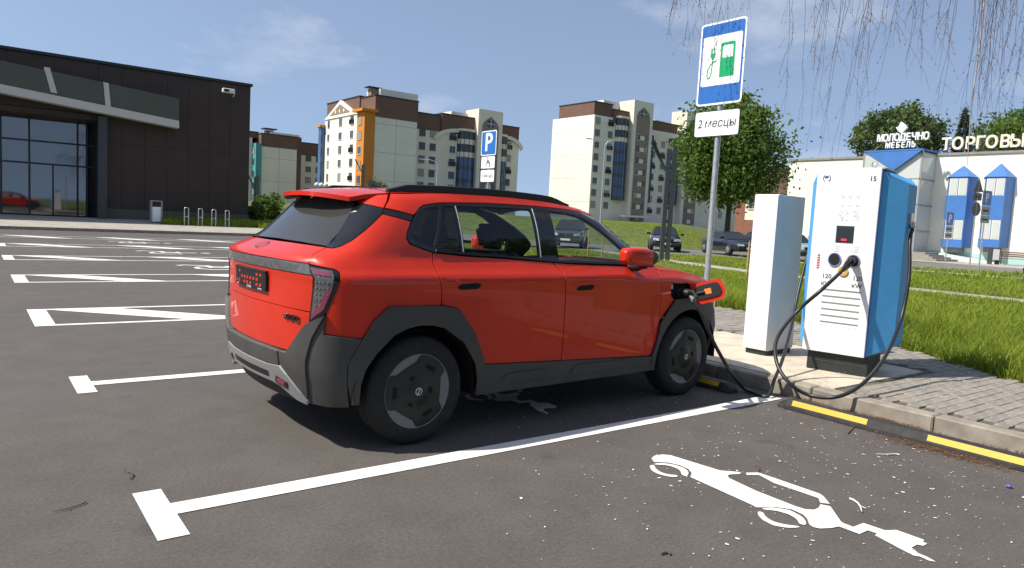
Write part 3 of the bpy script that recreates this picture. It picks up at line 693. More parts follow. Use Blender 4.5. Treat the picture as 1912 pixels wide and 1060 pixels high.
panel('tailgate_lower', [(-.735, .838), (-.74, .775), (-.84, .66), (-.905, .588), (-1.15, .586), (2*SMIN+1.15, .586), (2*SMIN+.905, .588), (2*SMIN+.84, .66), (2*SMIN+.74, .775), (2*SMIN+.735, .838), (2*SMIN+.9, .844), (2*SMIN+1.15, .847), (-1.15, .847), (-.9, .844)], K['red'], car, -.008, .02, mirror=False)
LAMP = [(-.700, 1.117), (-.540, 1.099), (-.528, 1.088), (-.566, .97), (-.609, .853), (-.728, .776), (-.715, .95), (-.702, 1.045), (-.716, 1.06)]
panel('tail_lamp', LAMP, K['black_gloss'], car, .002, .02)
lampi = [(-.693, 1.107), (-.560, 1.092), (-.590, .98), (-.628, .868), (-.715, .80), (-.702, .95), (-.690, 1.045)]
panel('lamp_lens', lampi, K['lamp_grey'], car, .004, .004)
panel('lamp_stripe', [(-.585, .985), (-.632, .865), (-.712, .805), (-.700, .85), (-.655, .90), (-.618, .985)], K['lamp_pink'], car, .006, .003)
panel('lamp_stripe', [(-.690, 1.098), (-.575, 1.085), (-.585, 1.06), (-.685, 1.068)], K['lamp_pink'], car, .006, .003)
for j in range(5):
    for i in range(4):
        s0 = -.688+i*.024; z0 = 1.02-j*.034
        if s0 > -.65 and j > 2: continue
        panel('lamp_segment', [(s0, z0), (s0+.010, z0), (s0+.011, z0+.010), (s0+.001, z0+.010)], K['led'], car, .0065, .002, mirror=False)
# bumper: dark corners, a dark band under the tailgate and the silver skid plate
CORN = [(-.612, .838), (-.628, .722), (-.405, .698), (-.490, .55), (-.510, .42), (-.515, .285), (-.62, .280), (-.772, .288), (-.764, .36), (-.750, .46), (-.738, .56), (-.69, .70)]
panel('bumper_corner', CORN, K['cladding'], car, .012, .03)
panel('bumper_wing', [(-.616, .838), (-.694, .70), (-.742, .56), (-.754, .46), (-.768, .36), (-.778, .315), (-.82, .358), (-.93, .455), (-.985, .50), (-.99, .578), (-.91, .580), (-.845, .655), (-.745, .77)], K['cladding'], car, .024, .04)
panel('rear_bumper', ml([(-.995, .577), (-.992, .50), (-1.15, .488), (SMIN, .488)])[:0]+[(-.996, .578), (-.992, .498), (-1.15, .486), (2*SMIN+1.15, .486), (2*SMIN+.992, .498), (2*SMIN+.996, .578), (2*SMIN+1.15, .581), (-1.15, .581)], K['cladding'], car, .030, .04, mirror=False)
panel('skid_plate', [(-.985, .492), (-.925, .448), (-.815, .350), (-.776, .305), (-.776, .285), (-.86, .30), (-.95, .335), (-1.02, .36), (-1.12, .372), (2*SMIN+1.12, .372), (2*SMIN+1.02, .36), (2*SMIN+.95, .335), (2*SMIN+.86, .30), (2*SMIN+.776, .285), (2*SMIN+.776, .305), (2*SMIN+.815, .350), (2*SMIN+.925, .448), (2*SMIN+.985, .492), (2*SMIN+1.15, .480), (-1.15, .480)], K['bumper_silver'], car, .034, .05, mirror=False)
panel('fog_lamp', [(-1.06, .382), (-.93, .362), (-.92, .40), (-1.04, .425)], K['black_gloss'], car, .040, .01)
panel('fog_lens', [(-1.03, .388), (-.955, .375), (-.945, .398), (-1.02, .412)], K['lamp_red'], car, .043, .004)
panel('skid_slot', [(2*SMIN+1.14, .398), (2*SMIN+1.14, .436), (-1.14, .436), (-1.14, .398)], K['black'], car, .0365, .01, mirror=False)
panel('lower_valance', [(2*SMIN+.60, .262), (2*SMIN+1.0, .255), (-1.0, .255), (-.60, .262), (-1.0, .37), (2*SMIN+1.0, .37)], K['black'], car, -.02, .02, mirror=False)
# number plate frame, badge and lettering
pl = panel('plate_holder', [(SMIN+.265, .918), (SMIN+.265, 1.045), (SMIN-.265, 1.045), (SMIN-.265, .918)][::-1], K['black'], car, .010, .02, mirror=False)[0]
for i in range(9):
    for j in range(3):
        if random.random() < .58: continue
        s0 = SMIN-.235+i*.052; z0 = .942+j*.032
        panel('plate_opening', [(s0, z0), (s0+.03, z0), (s0+.03, z0+.018), (s0, z0+.018)], K['red'], pl, .0125, .001, mirror=False, step=.2)
p, n = MN(SMIN+.02, .926); text('plate_lettering', 'СТРАНА', .020, frame(p+n*.013, (0, -1, 0), (0, 0, 1)), K['sign_white'], pl, extrude=.0005)
p, n = MN(SMIN-.2, .928); text('plate_lettering', 'АВТО', .014, frame(p+n*.013, (0, -1, 0), (0, 0, 1)), K['sign_white'], pl, extrude=.0005)
p, n = MN(SMIN+.19, .926); text('plate_lettering', 'БЕЛАРУСЬ', .013, frame(p+n*.013, (0, -1, 0), (0, 0, 1)), K['sign_white'], pl, extrude=.0005)
p, n = MN(SMIN+.555, .792); r_ = Vector(M(SMIN+.60, .792))-Vector(M(SMIN+.50, .792)); text('badge_lettering', 'VIGO', .048, frame(p+n*.0, r_, (0, 0, 1)), K['black_gloss'], car, extrude=.004, offset=.001, sx=1.3)
panel('badge_lettering', [(2*SMIN+.84, .79), (2*SMIN+.74, .79), (2*SMIN+.74, .802), (2*SMIN+.84, .802)][::-1], K['black_gloss'], car, .006, .006, mirror=False)
p, n = MN(SMIN, 1.198)
b = MB()
tx = Vector((0, -1, 0)); ty = n.cross(tx) if n.cross(tx).x > 0 else -n.cross(tx)
for r0, r1 in ((.040, .050),):
    vs = []
    for k, rr in enumerate((r0, r1)):
        for i in range(24): a = 2*math.pi*i/24; vs.append(p+n*.006+tx*rr*1.25*math.cos(a)+ty*rr*.95*math.sin(a))
    b.add(vs, [(i, (i+1) % 24, 24+(i+1) % 24, 24+i) for i in range(24)])
for sgn in (1, -1):
    vs = [p+n*.006+tx*sgn*(.004+.036*t)+ty*sgn*(.022-.05*t*t+.012*k) for t in (0, .33, .67, 1) for k in (0, 1)]; b.add(vs, [(0, 2, 3, 1), (2, 4, 5, 3), (4, 6, 7, 5)])
b.build('tailgate_emblem', K['black_gloss'], car)
# ---- roof, spoiler, windscreen, bonnet, nose
def sx_of(x, z):
    lo, hi = -1.2, 3.0
    for _ in range(40):
        mid = (lo+hi)/2
        if M(mid, z)[0] < x: lo = mid
        else: hi = mid
    return (lo+hi)/2
def edge_pt(x):
    z = lerp(EDGE, x); return M(sx_of(x, z-.0005), z-.0005)
def crown(t, h): return h*(1-abs(t)**2.4)
rows = []
for i in range(34):
    x = -.055+(1.755+.055)*i/33; e = edge_pt(x); hh = .034 if x < 1.3 else .034+.06*(x-1.3)
    rows.append([(x+(.10*sst((x-1.2)/.5))*(1-t*t), t*abs(e[1]), e[2]+crown(t, hh)) for t in [k/12-1 for k in range(25)]])
b = MB(); b.grid(rows); b.build('roof', K['red'], car)
b = MB(); b.grid([[(p[0], p[1]*.97, p[2]-.03) for p in r] for r in rows]); b.build('headliner', K['seat'], car)
rows = []; low = []
for i in range(9):
    k = i/8; r_ = []; l_ = []
    for t in [q/12-1 for q in range(25)]:
        x0 = -.061; xt = -.44+.13*abs(t)**3; x = x0+(xt-x0)*k
        hw = .549-.05*k; z = 1.5725-.030*k+crown(t, .034-.006*k)-.012*sst((k-.55)/.45)*1
        r_.append((x, t*hw, z)); l_.append((x, t*hw*.985, z-.012-.022*sst(k*3)*(1-.3*k)))
    rows.append(r_); low.append(l_)
b = MB(); b.grid(rows, flip=True); b.grid([rows[-1], low[-1]]); b.grid([[r[0] for r in rows], [r[0] for r in low]]); b.grid([[r[-1] for r in rows], [r[-1] for r in low]])
sp = b.build('spoiler', K['red'], car); b = MB(); b.grid(low); b.build('spoiler_underside', K['black'], sp)
panel('spoiler_cheek', [(-.544, 1.560), (-.545, 1.474), (-.62, 1.485), (-.78, 1.503), (-.79, 1.53), (-.70, 1.547)], K['red'], car)
b = MB(); b.box((-.372, -.14, 1.552), (-.345, .14, 1.566)); b.build('brake_light', K['lamp_red'], sp)
WS = []
for j in range(12):
    k = j/11; row = []
    for t in [q/12-1 for q in range(25)]:
        top = Vector((1.76+.10*(1-t*t), t*.583, 1.516+crown(t, .058))); bot = Vector((2.34+.22*(1-t*t), t*.735, 1.135-.01*t*t)); q = top.lerp(bot, k); q.z += .02*math.sin(math.pi*k); row.append(tuple(q))
    WS.append(row)
b = MB(); b.grid(WS, flip=True); b.build('windscreen', K['screen_glass'], car)
HZ = [(2.25, 1.105), (2.5, 1.083), (2.8, 1.056), (3.1, 1.010), (3.22, .974), (3.35, .906)]
rows = []
for i in range(22):
    row = []
    for t in [k/10-1 for k in range(21)]:
        x0 = 2.33+.235*(1-t*t); x = x0+(3.35-x0)*i/21; z = lerp(HZ, x); e = M(x, z); nose = sst((x-2.9)/.45); row.append((e[0]+.14*nose*(1-t*t), t*abs(e[1])*.995, e[2]+crown(t, .055-.02*nose)))
    rows.append(row)
b = MB(); b.grid(rows, flip=True); b.build('bonnet', K['red'], car)
b = MB(); b.grid([[(2.28+.15*(1-t*t), t*.80, 1.095), (2.58-.235*t*t, t*.80, 1.112-.01*t*t)] for t in [k/10-1 for k in range(21)]]); b.build('scuttle', K['black'], car)
fs_ = lambda l: l
panel('front_fascia', [(3.345, .60), (2*SMAX-3.345, .60), (2*SMAX-3.36, .72), (2*SMAX-3.352, .902), (SMAX, .908), (3.352, .902), (3.365, .72)], K['red'], car, 0, .02, mirror=False)
panel('front_bumper', [(3.21, .28), (2*SMAX-3.21, .28), (2*SMAX-3.21, .595), (SMAX, .595), (3.21, .595)], K['cladding'], car, .012, .03, mirror=False)
panel('headlamp', roundp([(3.40, .79), (3.75, .79), (3.75, .85), (3.39, .865)], .02), K['lamp_grey'], car, .006, .01)
# ---- inner shell, floor, wheel wells
b = MB(); zs = [.28, .34, .40, .46, .52, .58, .64, .70, .76, .82, .88, .95, 1.02, 1.06, 1.09]
for sd in (1, -1):
    rows = []
    for z in zs:
        row = []
        for i in range(130):
            s = SMIN+(SMAX-SMIN)*i/129; zz = min(z, 1.085-lerp(DROP, plan(s)[0])-.03); p, n = MN(s, zz); q = p-n*.045; row.append((q.x, q.y*sd, q.z))
        rows.append(row)
    for i in range(len(zs)-1):
        for j in range(129):
            q = [rows[i][j], rows[i][j+1], rows[i+1][j+1], rows[i+1][j]]; cx = sum(a[0] for a in q)/4; cz = sum(a[2] for a in q)/4
            if abs(q[0][1]) > .55 and (math.hypot(cx, cz-.345) < .455 or math.hypot(cx-2.715, cz-.345) < .455): continue
            b.add(q, [(0, 1, 2, 3)])
b.box((-.5, -.70, .24), (3.2, .70, .30)); b.box((.45, -.84, .27), (2.25, .84, .36))
b.build('inner_shell', K['matt_black'], car)
for cx in (0, 2.715):
    for sd in (1, -1):
        b = MB(); prof = arc(cx, .345, .44, -5, 185, 18)
        b.grid([[(x, sd*.885, z) for x, z in prof], [(x, sd*.50, z) for x, z in prof]]); b.add([(x, sd*.50, z) for x, z in prof], [tuple(range(len(prof)))])
        b.build('wheel_well', K['matt_black'], car)
# ---- wheels
def make_wheel():
    cv = MB(); rad = []; n = 108
    for i in range(n):
        a = 360*i/n; d = min(abs((a-c+180) % 360-180) for c in (58, 178, 298))
        if d < 27: q = .232
        elif d < 33: q = .232-(d-27)/6*.034
        else: q = .171/max(.5, math.cos(R((60-d)*.9)))*1.0; q = min(q, .205)
        rad.append(q)
    def ringp(k, y): return [(rad[i]*k*math.cos(2*math.pi*i/n), y, rad[i]*k*math.sin(2*math.pi*i/n)) for i in range(n)]
    def circ(r, y): return [(r*math.cos(2*math.pi*i/n), y, r*math.sin(2*math.pi*i/n)) for i in range(n)]
    cv.grid([ringp(1, -.082), ringp(1, -.094), ringp(.97, -.097), ringp(.6, -.100), circ(.075, -.097), circ(.066, -.108), circ(.03, -.110), circ(.001, -.110)], close=True)
    w = cv.build('wheel', K['cladding_dark'], car)
    t = MB(); P = [(.222, .085), (.238, .1), (.27, .107), (.30, .106), (.322, .097), (.336, .084), (.343, .066), (.345, .045), (.345, .036), (.338, .034), (.338, .028), (.3455, .026), (.3455, .004), (.338, .002), (.338, -.004), (.3455, -.006), (.3455, -.026), (.338, -.028), (.338, -.034), (.345, -.036), (.345, -.045), (.343, -.066), (.336, -.084), (.322, -.097), (.30, -.106), (.27, -.107), (.238, -.1), (.222, -.085), (.215, 0), (.222, .085)]
    t.lathe(P, 64, 'y'); t.build('tyre', K['rubber'], w)
    s = MB(); s.lathe([(.15, -.086), (.205, -.088), (.228, -.092), (.236, -.098), (.24, -.094)], 64, 'y'); s.build('rim', K['rim_silver'], w)
    for c in (58, 178, 298):
        s = MB(); Mx = Matrix.Rotation(-R(c), 4, 'Y'); s.box((.150, -.1015, -.036), (.180, -.088, .036), 0, Mx); s.build('vent_slot', K['matt_black'], w)
        s = MB(); Mx = Matrix.Rotation(-R(c+60), 4, 'Y'); s.box((.088, -.1025, -.018), (.105, -.09, .018), 0, Mx); s.build('vent_slot', K['matt_black'], w)
    s = MB(); s.lathe([(.018, -.1105), (.022, -.112), (.025, -.1105)], 24, 'y'); s.box((-.004, -.1125, -.016), (.004, -.1105, .016), 0, Matrix.Rotation(.5, 4, 'Y')); s.build('hub_emblem', K['silver'], w)
    return w
K['cladding_dark'] = mat('black_wheel_cover', (.020, .022, .020), .5, var=.2, scale=10)
K['rim_silver'] = mat('wheel_silver', (.20, .205, .205), .45, metal=.3)
w0 = make_wheel(); w0.location = (0, -.795, .343)
def wdup(loc, rz, ry):
    w = dup(w0, car); w.location = loc; w.rotation_euler = (0, ry, rz)
    for c in list(w0.children): dup(c, w)
w0.rotation_euler = (0, 0, 0)
wdup((2.715, -.795, .343), 0, R(-12)); wdup((0, .795, .343), math.pi, .4); wdup((2.715, .795, .343), math.pi, 1.3)
# ---- roof rails, antenna, handles, mirror
for sd in (1, -1):
    P = []
    for i in range(26):
        x = -.06+(1.52+.06)*i/25; e = edge_pt(max(-.05, x)); k = min(1, (x+.06)/.13, (1.52-x)/.20); P.append((x, -sd*(-abs(e[1])+.045), e[2]+.020+.030*sst(k), k))
    b = MB(); rows = []
    for x, y, z, k in P: rows.append([(x, y-.022, z-.045), (x, y-.020, z), (x, y+.014, z+.004), (x, y+.020, z-.045)])
    b.grid(rows, smooth=False); b.add(rows[0], [(0, 1, 2, 3)]); b.add(rows[-1], [(3, 2, 1, 0)]); b.build('roof_rail', K['black'], car)
b = MB(); rows = []
for i in range(8):
    k = i/7; x = .10+.18*k; h = .07*(1-k)**1.3; rows.append([(x-.03*0, -.028*(1-.5*k), 1.605), (x+.04*(1-k)-.05*(1-k), -.005, 1.61+h), (x+.04*(1-k)-.05*(1-k), .005, 1.61+h), (x, .028*(1-.5*k), 1.605)])
b.grid(rows); b.add(rows[0], [(0, 1, 2, 3)]); b.build('antenna_fin', K['black_gloss'], car)
for a, bb, z in ((.245, .445, 1.008), (1.31, 1.51, .980)):
    o = panel('door_handle', roundp([(a, z-.018), (a+.03, z-.03), (bb-.03, z-.027), (bb, z+.004), (bb-.04, z+.012), (a+.03, z+.006)], .02), K["matt_black"], car, .002, .004)
    panel('handle_grip', roundp([(a-.01, z+.008), (bb+.01, z+.018), (bb+.005, z+.045), (a-.005, z+.038)], .012), K['red'], car, .003, .006)
def mirror(sd):
    rows = []
    XS = [1.745, 1.76, 1.80, 1.86, 1.93, 1.99, 2.03]; 
    def sec(x):
        k = (x-1.745)/.36; zc = 1.212-.01*k; hz = .062*(.62+.55*math.sin(math.pi*min(1, k*.75+.18)))*(.55 if x < 1.75 else 1); wy = .052*(.6+.5*math.sin(math.pi*min(1, k*.7+.2)))*(.5 if x < 1.75 else 1)
        return [(x, sd*(-.965-.02*k+wy*math.copysign(abs(math.cos(t))**.6, math.cos(t))), zc+hz*math.copysign(abs(math.sin(t))**.6, math.sin(t))) for t in [2*math.pi*j/18 for j in range(18)]]
    rows = [sec(x) for x in XS]; b = MB(); b.grid(rows, close=True); b.add(rows[0], [tuple(range(18))]); m = b.build('door_mirror', K['red'], car)
    rows = [sec(x) for x in (2.03, 2.06, 2.085, 2.10)]; rows[2] = [(p[0], p[1], 1.205+(p[2]-1.205)*.9) for p in rows[2]]; rows[3] = [(p[0], p[1], 1.205+(p[2]-1.205)*.55) for p in rows[3]]
    b = MB(); b.grid(rows, close=True); b.add(rows[-1], [tuple(range(18))]); b.build('mirror_housing', K['black'], m)
    b = MB(); b.tube([(1.97, sd*-.84, 1.12), (1.99, sd*-.91, 1.125), (2.0, sd*-.965, 1.15)], [.035, .033, .03], 10); b.tube([(2.0, sd*-.97, 1.15), (2.0, sd*-.975, 1.115)], [.03, .022], 10); b.build('mirror_foot', K['black'], m)
mirror(1); mirror(-1)
# ---- charge port with open flap
b = MB(); ring_ = [MN(s, z) for s, z in PORT]
b.grid([[tuple(p+n*.001) for p, n in ring_], [tuple(p-n*.05) for p, n in ring_]], close=True); b.add([tuple(p-n*.05) for p, n in ring_], [tuple(range(len(ring_)))])
port = b.build('charge_port', K['black'], car)
b = MB(); b.tube([(2.60, -.865, .905), (2.60, -.885, .905)], .038, 18); b.build('socket', K['cladding'], port)
b = MB(); b.box((2.455, -.873, .935), (2.50, -.868, .975)); b.build('port_sticker', K['sign_white'], port)
H0 = Vector((2.745, -.905, .885)); ax = Vector((.52, -.80, .28)).normalized(); uz = Vector((.10, .28, .95)); uz = (uz-ax*uz.dot(ax)).normalized(); nn = ax.cross(uz)
FL = roundp([(0, -.072), (.05, -.098), (.24, -.085), (.275, -.03), (.265, .055), (.235, .098), (.05, .09), (0, .065)], .02)
def plate(poly, z0, z1, name, m, parent):
    b = MB(); n = len(poly); vs = [H0+ax*p[0]+uz*p[1]+nn*z0 for p in poly]+[H0+ax*p[0]+uz*p[1]+nn*z1 for p in poly]
    b.add(vs, [tuple(range(n)), tuple(range(2*n-1, n-1, -1))]+[(i, (i+1) % n, n+(i+1) % n, n+i) for i in range(n)]); return b.build(name, m, parent)
sg = -1 if nn.x > 0 else 1        # the lining faces the rear
flap = plate(FL, 0, -sg*.012, 'charge_flap', K["red"], car)
plate([(p[0]*.80+.022, p[1]*.66+.004) for p in FL], sg*.001, sg*.010, 'flap_lining', K['black'], flap)
plate([(.10, -.022), (.155, -.022), (.155, .026), (.10, .026)], sg*.0105, sg*.0125, 'warning_sticker', K['orange'], flap)
b = MB(); b.tube([H0+Vector((-.03, .03, -.0)), H0+ax*.03+nn*sg*.012, H0+ax*.1+nn*sg*.014], .014, 8); b.build('flap_hinge', K['black'], flap)
# ---- cabin
def seat(x, y, w):
    b = MB(); b.box((x, y-w/2, .50), (x+.50, y+w/2, .66)); Mx = Matrix.Translation((x+.02, 0, .62)) @ Matrix.Rotation(-R(18), 4, 'Y'); b.box((-.08, y-w/2, 0), (.06, y+w/2, .60), 0, Mx)
    o = b.build('seat', K['seat'], car, bevel=.04, seg=3); b = MB(); b.box((-.05, y-.13, .63), (.05, y+.13, .82), 0, Mx); b.build('headrest', K['seat'], o, bevel=.035, seg=3)
seat(1.12, -.37, .50); seat(1.12, .37, .50)
b = MB(); b.box((.02, -.62, .48), (.55, .62, .68)); Mx = Matrix.Translation((.05, 0, .62)) @ Matrix.Rotation(-R(22), 4, 'Y'); b.box((-.10, -.62, 0), (.06, .62, .60), 0, Mx)
o = b.build('rear_seat', K['seat'], car, bevel=.04, seg=3)
for y in (-.36, .36):
    b = MB(); b.box((-.06, y-.13, .62), (.04, y+.13, .78), 0, Mx); b.build('headrest', K['seat'], o, bevel=.03, seg=2)
b = MB(); b.prism([(1.78, .70), (1.80, .98), (1.95, 1.06), (2.5, 1.08), (2.5, .70)], -.70, .70, 'y'); b.build('dashboard', K['seat_light'], car, bevel=.03, seg=2)
b = MB(); b.lathe([(.165, -.012), (.185, 0), (.165, .012), (.150, 0), (.165, -.012)], 28, 'x'); o = b.build('steering_wheel', K['black'], car); o.location = (1.70, .37, .98); o.rotation_euler = (0, R(22), 0)
b = MB(); b.box((-.45, -.50, .34), (2.3, .50, .40)); b.box((.45, -.78, .34), (2.2, .78, .40)); b.box((-.52, -.50, .40), (-.14, .50, 1.02)); b.build('cabin_floor', K['matt_black'], car)
# ================================================================== CHARGER, CABINET, NEAR SIGN, CABLES
ZP_ = .128
# charger stands turned a little; local x = to the right along its front, y = into the cabinet, z up
CA = gz((1505, 686), ZP_); CB = gz((1618, 705), ZP_)
cdir = Vector((CB[0]-CA[0], CB[1]-CA[1], 0)); CW = cdir.length; crz = math.atan2(cdir.y, cdir.x)
ch = tag(empty('ev_charger', (CA[0], CA[1], ZP_), crz), 'white and blue electric car charging station with two sockets and number 15', 'charger')
b = MB(); b.box((.0, 0, 0), (CW, .46, .19)); b.build('plinth', K['plinth'], ch, bevel=.006)
for z in (.095,):
    b = MB(); b.box((.02, -.004, z), (CW-.02, .002, z+.006)); b.build('plinth_seam', K['cladding'], ch)
Z0, Z1 = .192, 1.965; X0, X1 = -.035, CW-.032
b = MB()   # blue body: front panel edges, chamfered corners, sloped shoulder
plan_ = [(X0, -.03), (X1, -.03), (X1+.20, .16), (X1+.20, .50), (X1+.13, .56), (X0-.05, .56), (X0-.085, .50), (X0-.085, .10)]
zsh = [Z1-.015, Z1-.015, Z1-.12, Z1-.12, Z1-.05, Z1-.05, Z1-.12, Z1-.12]
zlo = [Z0, Z0, Z0+.11, Z0+.11, Z0+.11, Z0+.11, Z0+.11, Z0+.11]
n = len(plan_); vs = [(p[0], p[1], z) for p, z in zip(plan_, zlo)]+[(p[0], p[1], z) for p, z in zip(plan_, zsh)]
top_ = [(X0+.0, -.03), (X1-.0, -.03), (X1+.02, .06), (X1+.02, .46), (X1, .50), (X0, .50), (X0-.02, .46), (X0-.02, .06)]
vs += [(p[0], p[1], Z1-.004 if k > 1 else Z1-.012) for k, p in enumerate(top_)]
fs = [(i, (i+1) % n, n+(i+1) % n, n+i) for i in range(n)]+[(n+i, n+(i+1) % n, 2*n+(i+1) % n, 2*n+i) for i in range(n)]+[tuple(range(2*n, 3*n)), tuple(range(n-1, -1, -1))]
b.add(vs, fs); body = b.build('charger_body', K['blue'], ch, fix=True)
b = MB(); b.box((X0-.004, -.052, Z0-.002), (X1+.004, -.029, Z1+.012)); front = b.build('front_panel', K['white'], ch, bevel=.004)
b = MB(); b.box((X1+.0045, -.046, Z0), (X1+.0105, -.028, Z1)); b.build('panel_gasket', K['print_blue'], ch)
b = MB(); b.box((X0+.004, -.027, Z1), (X1+.03, .42, Z1+.018)); b.build('top_cover', K['sign_grey'], ch, bevel=.003)
YF = -.0535
def FR(x, z): return frame((x, YF, z), (1, 0, 0), (0, 0, 1))
FWd = X1-X0; fx = lambda k: X0+FWd*k      # share of the front's width
fz = lambda k: Z0+(Z1-Z0)*k
def onfront(name, lo, hi, m, d=.003, parent=None):
    b = MB(); b.box((fx(lo[0]), YF-d, fz(lo[1])), (fx(hi[0]), YF+.002, fz(hi[1]))); return b.build(name, m, parent or ch)
def disc(name, cx, cz, r0, r1, m, d=.002, a0=0, a1=360, sq=1.0, parent=None):
    b = MB(); n_ = 28; rows = []
    for y in (YF-d,):
        ro = []; ri = []
        for i in range(n_+1):
            a = R(a0+(a1-a0)*i/n_); ro.append((cx+r1*math.cos(a), y, cz+r1*math.sin(a)*sq)); ri.append((cx+r0*math.cos(a), y, cz+r0*math.sin(a)*sq))
        b.grid([ro, ri])
    return b.build(name, m, parent or ch)
# prints
text('number_lettering', '15', .062, FR(fx(.885), fz(.948)), K['print'], ch, extrude=.0006, offset=.001)
for a0, a1 in ((120, 240), (-60, 60)):
    disc('logo_arc', fx(.155), fz(.951), .030, .036, K['print_blue'], .0015, a0, a1)
disc('logo_drop', fx(.155), fz(.953), 0, .020, K['print_blue'], .0015, 20, 190)
for j in range(2):
    for i in range(3):
        x, z = fx(.44+.12*i), fz(.855-.045*j)
        disc('pictogram', x, z, .011, .014, K['print_pale'], .0012, 0, 360); onfront('pictogram_bar', (.425+.12*i, .848-.045*j), (.455+.12*i, .851-.045*j), K['print_pale'], .0012)
for i, (w_, k) in enumerate(((3, .40), (1, .52), (3, .64))):
    for j in range(5):
        for q in range(w_*2):
            if random.random() < .6: onfront('code_mark', (k+.014*q, .725+.012*j), (k+.014*q+.009, .732+.012*j), K['print_pale'], .0012)
for k in (.42, .55): onfront('caption_line', (k, .69), (k+.11, .694), K['print_pale'], .0012)
sc = onfront('display', (.395, .612), (.655, .690), K['screen'], .006); b = MB()
onfront('display_frame', (.385, .606), (.665, .697), K['anthracite'], .003)
onfront('display_text', (.475, .617), (.565, .627), K['screen_red'], .0075)
for k in (.36, .66):
    for j in range(3): onfront('caption_line', (k+.03, .558+.012*j), (k+.10, .563+.012*j), K['print_pale'], .0012)
    disc('pictogram', fx(k), fz(.567), .005, .008, K['print_pale'], .0012)
for k, lb in ((.40, 'left'), (.70, 'right')):
    disc('socket_ring', fx(k), fz(.512), .036, .060, K['print_blue'], .004, sq=1.12 if k < .5 else 1.0)
    disc('socket_rim', fx(k), fz(.512), .053, .060, K['silver'], .010, sq=1.12 if k < .5 else 1.0)
    disc('socket', fx(k), fz(.512), 0, .044, K['black'], .006, sq=1.12 if k < .5 else 1.0)
onfront('warning_label', (.115, .458), (.155, .535), K['print_red'], .0015)
for j in range(5): onfront('label_line', (.12, .465+.014*j), (.15, .469+.014*j), K['sign_white'], .002)
disc('emergency_stop', fx(.555), fz(.452), 0, .046, K['yellow'], .012); disc('stop_inner', fx(.555), fz(.452), 0, .020, K['white'], .014)
for k in (.295, .79):
    text('power_lettering', '120', .060, FR(fx(k), fz(.418)), K['print'], ch, extrude=.0006, offset=.0003)
    text('power_lettering', 'кW', .060, FR(fx(k), fz(.378)), K['print'], ch, extrude=.0006, offset=.0003)
for j in range(6): onfront('vent_louvre', (.25, .345-.0355*j), (.86, .350-.0355*j), K['sign_grey'], .004)
for q in range(7): onfront('vent_rivet', (.26+.095*q, .146), (.268+.095*q, .150), K['sign_grey'], .003)
b = MB(); b.lathe([(.018, 0), (.028, .006), (.030, 0)], 18, 'y', (fx(.86), .02, Z1+.045)); b.tube([(fx(.86), .02, Z1), (fx(.86), .02, Z1+.03)], .012, 8)
b.build('lifting_eye', K['galv'], ch)
# cable outlet plate on the right flank
b = MB(); b.box((X1+.198, .27, 1.47), (X1+.22, .37, 1.58)); b.build('cable_gland_plate', K['galv'], ch, bevel=.004)
b = MB(); b.tube([(X1+.215, .32, 1.49), (X1+.23, .31, 1.44)], [.034, .026], 12); b.build('cable_gland', K['silver'], ch)
CHM = Matrix.Translation((CA[0], CA[1], ZP_)) @ Matrix.Rotation(crz, 4, 'Z')
def c2w(x, y, z): return CHM @ Vector((x, y, z))
# ---- white cabinet beside it
A_ = gz((1389, 657), ZP_); B_ = gz((1430, 665), ZP_); d_ = Vector((B_[0]-A_[0], B_[1]-A_[1], 0))
cb = tag(empty('utility_cabinet', (A_[0], A_[1], ZP_), math.atan2(d_.y, d_.x)), 'tall plain white metal cabinet standing beside the charging station', 'cabinet')
w_ = d_.length
b = MB(); b.box((.01, .015, 0), (w_-.01, .52, .055)); b.build('cabinet_base', K['plinth'], cb)
b = MB(); b.box((0, 0, .055), (w_, .55, 1.735)); b.build('cabinet_body', K['off_white'], cb, bevel=.004)
b = MB(); b.box((-.012, -.014, .06), (w_-.004, -.002, 1.73)); dr = b.build('cabinet_door', K['white'], cb, bevel=.003)
for z in (.35, .95, 1.5): 
    b = MB(); b.box((-.016, -.008, z), (-.0125, .004, z+.06)); b.build('hinge', K['galv'], dr)
# ---- charging sign on its post
SX = 5.45
def board(name, c, w, h, m, parent, d=.004, X=0.0, r=.04):
    """rounded rectangle facing -x, centred on c (y, z)"""
    pl = roundp([(-w/2, -h/2), (w/2, -h/2), (w/2, h/2), (-w/2, h/2)], r)
    b = MB(); b.prism([(c[0]+p[0], c[1]+p[1]) for p in pl], X-d, X, 'x'); return b.build(name, m, parent, fix=True)
t = onX((1347, 117), SX); s1 = onX((1340, 230), SX)
sg_ = tag(empty('charging_sign', (SX, t[1], .1)), 'blue and white charging point road sign with plug pictogram on galvanised post', 'sign')
hz = onX((1352, 40), SX)[2]-onX((1343, 196), SX)[2]; wz = hz*.665; zc = t[2]-.1
FC = 'x'
board('sign_board', (0, zc), wz, hz, K['sign_white'], sg_, .006, 0, .05)
board('blue_field', (0, zc), wz*.93, hz*.95, K['sign_blue'], sg_, .0025, -.006, .035)
board('white_field', (0, zc+.035*hz), wz*.86, hz*.60, K['sign_white'], sg_, .0022, -.0085, .03)
X_ = -.0128
def pf(y, z): return frame((X_, y, z), (0, -1, 0), (0, 0, 1))     # lettering facing -x
u_ = wz
def patch(name, poly, m, parent, x=X_, yc=0.0, zc_=0.0, sc=1.0):
    n = len(poly); b = MB(); b.add([(x, yc-p[0]*sc, zc_+p[1]*sc) for p in poly], [tuple(range(n))]); return b.build(name, m, parent)
zz = zc+.035*hz
patch('pump_symbol', [(-.02, -.33), (.31, -.33), (.31, .29), (.28, .32), (.01, .32), (-.02, .29)], K['sign_green'], sg_, X_, 0, zz, u_*.95)
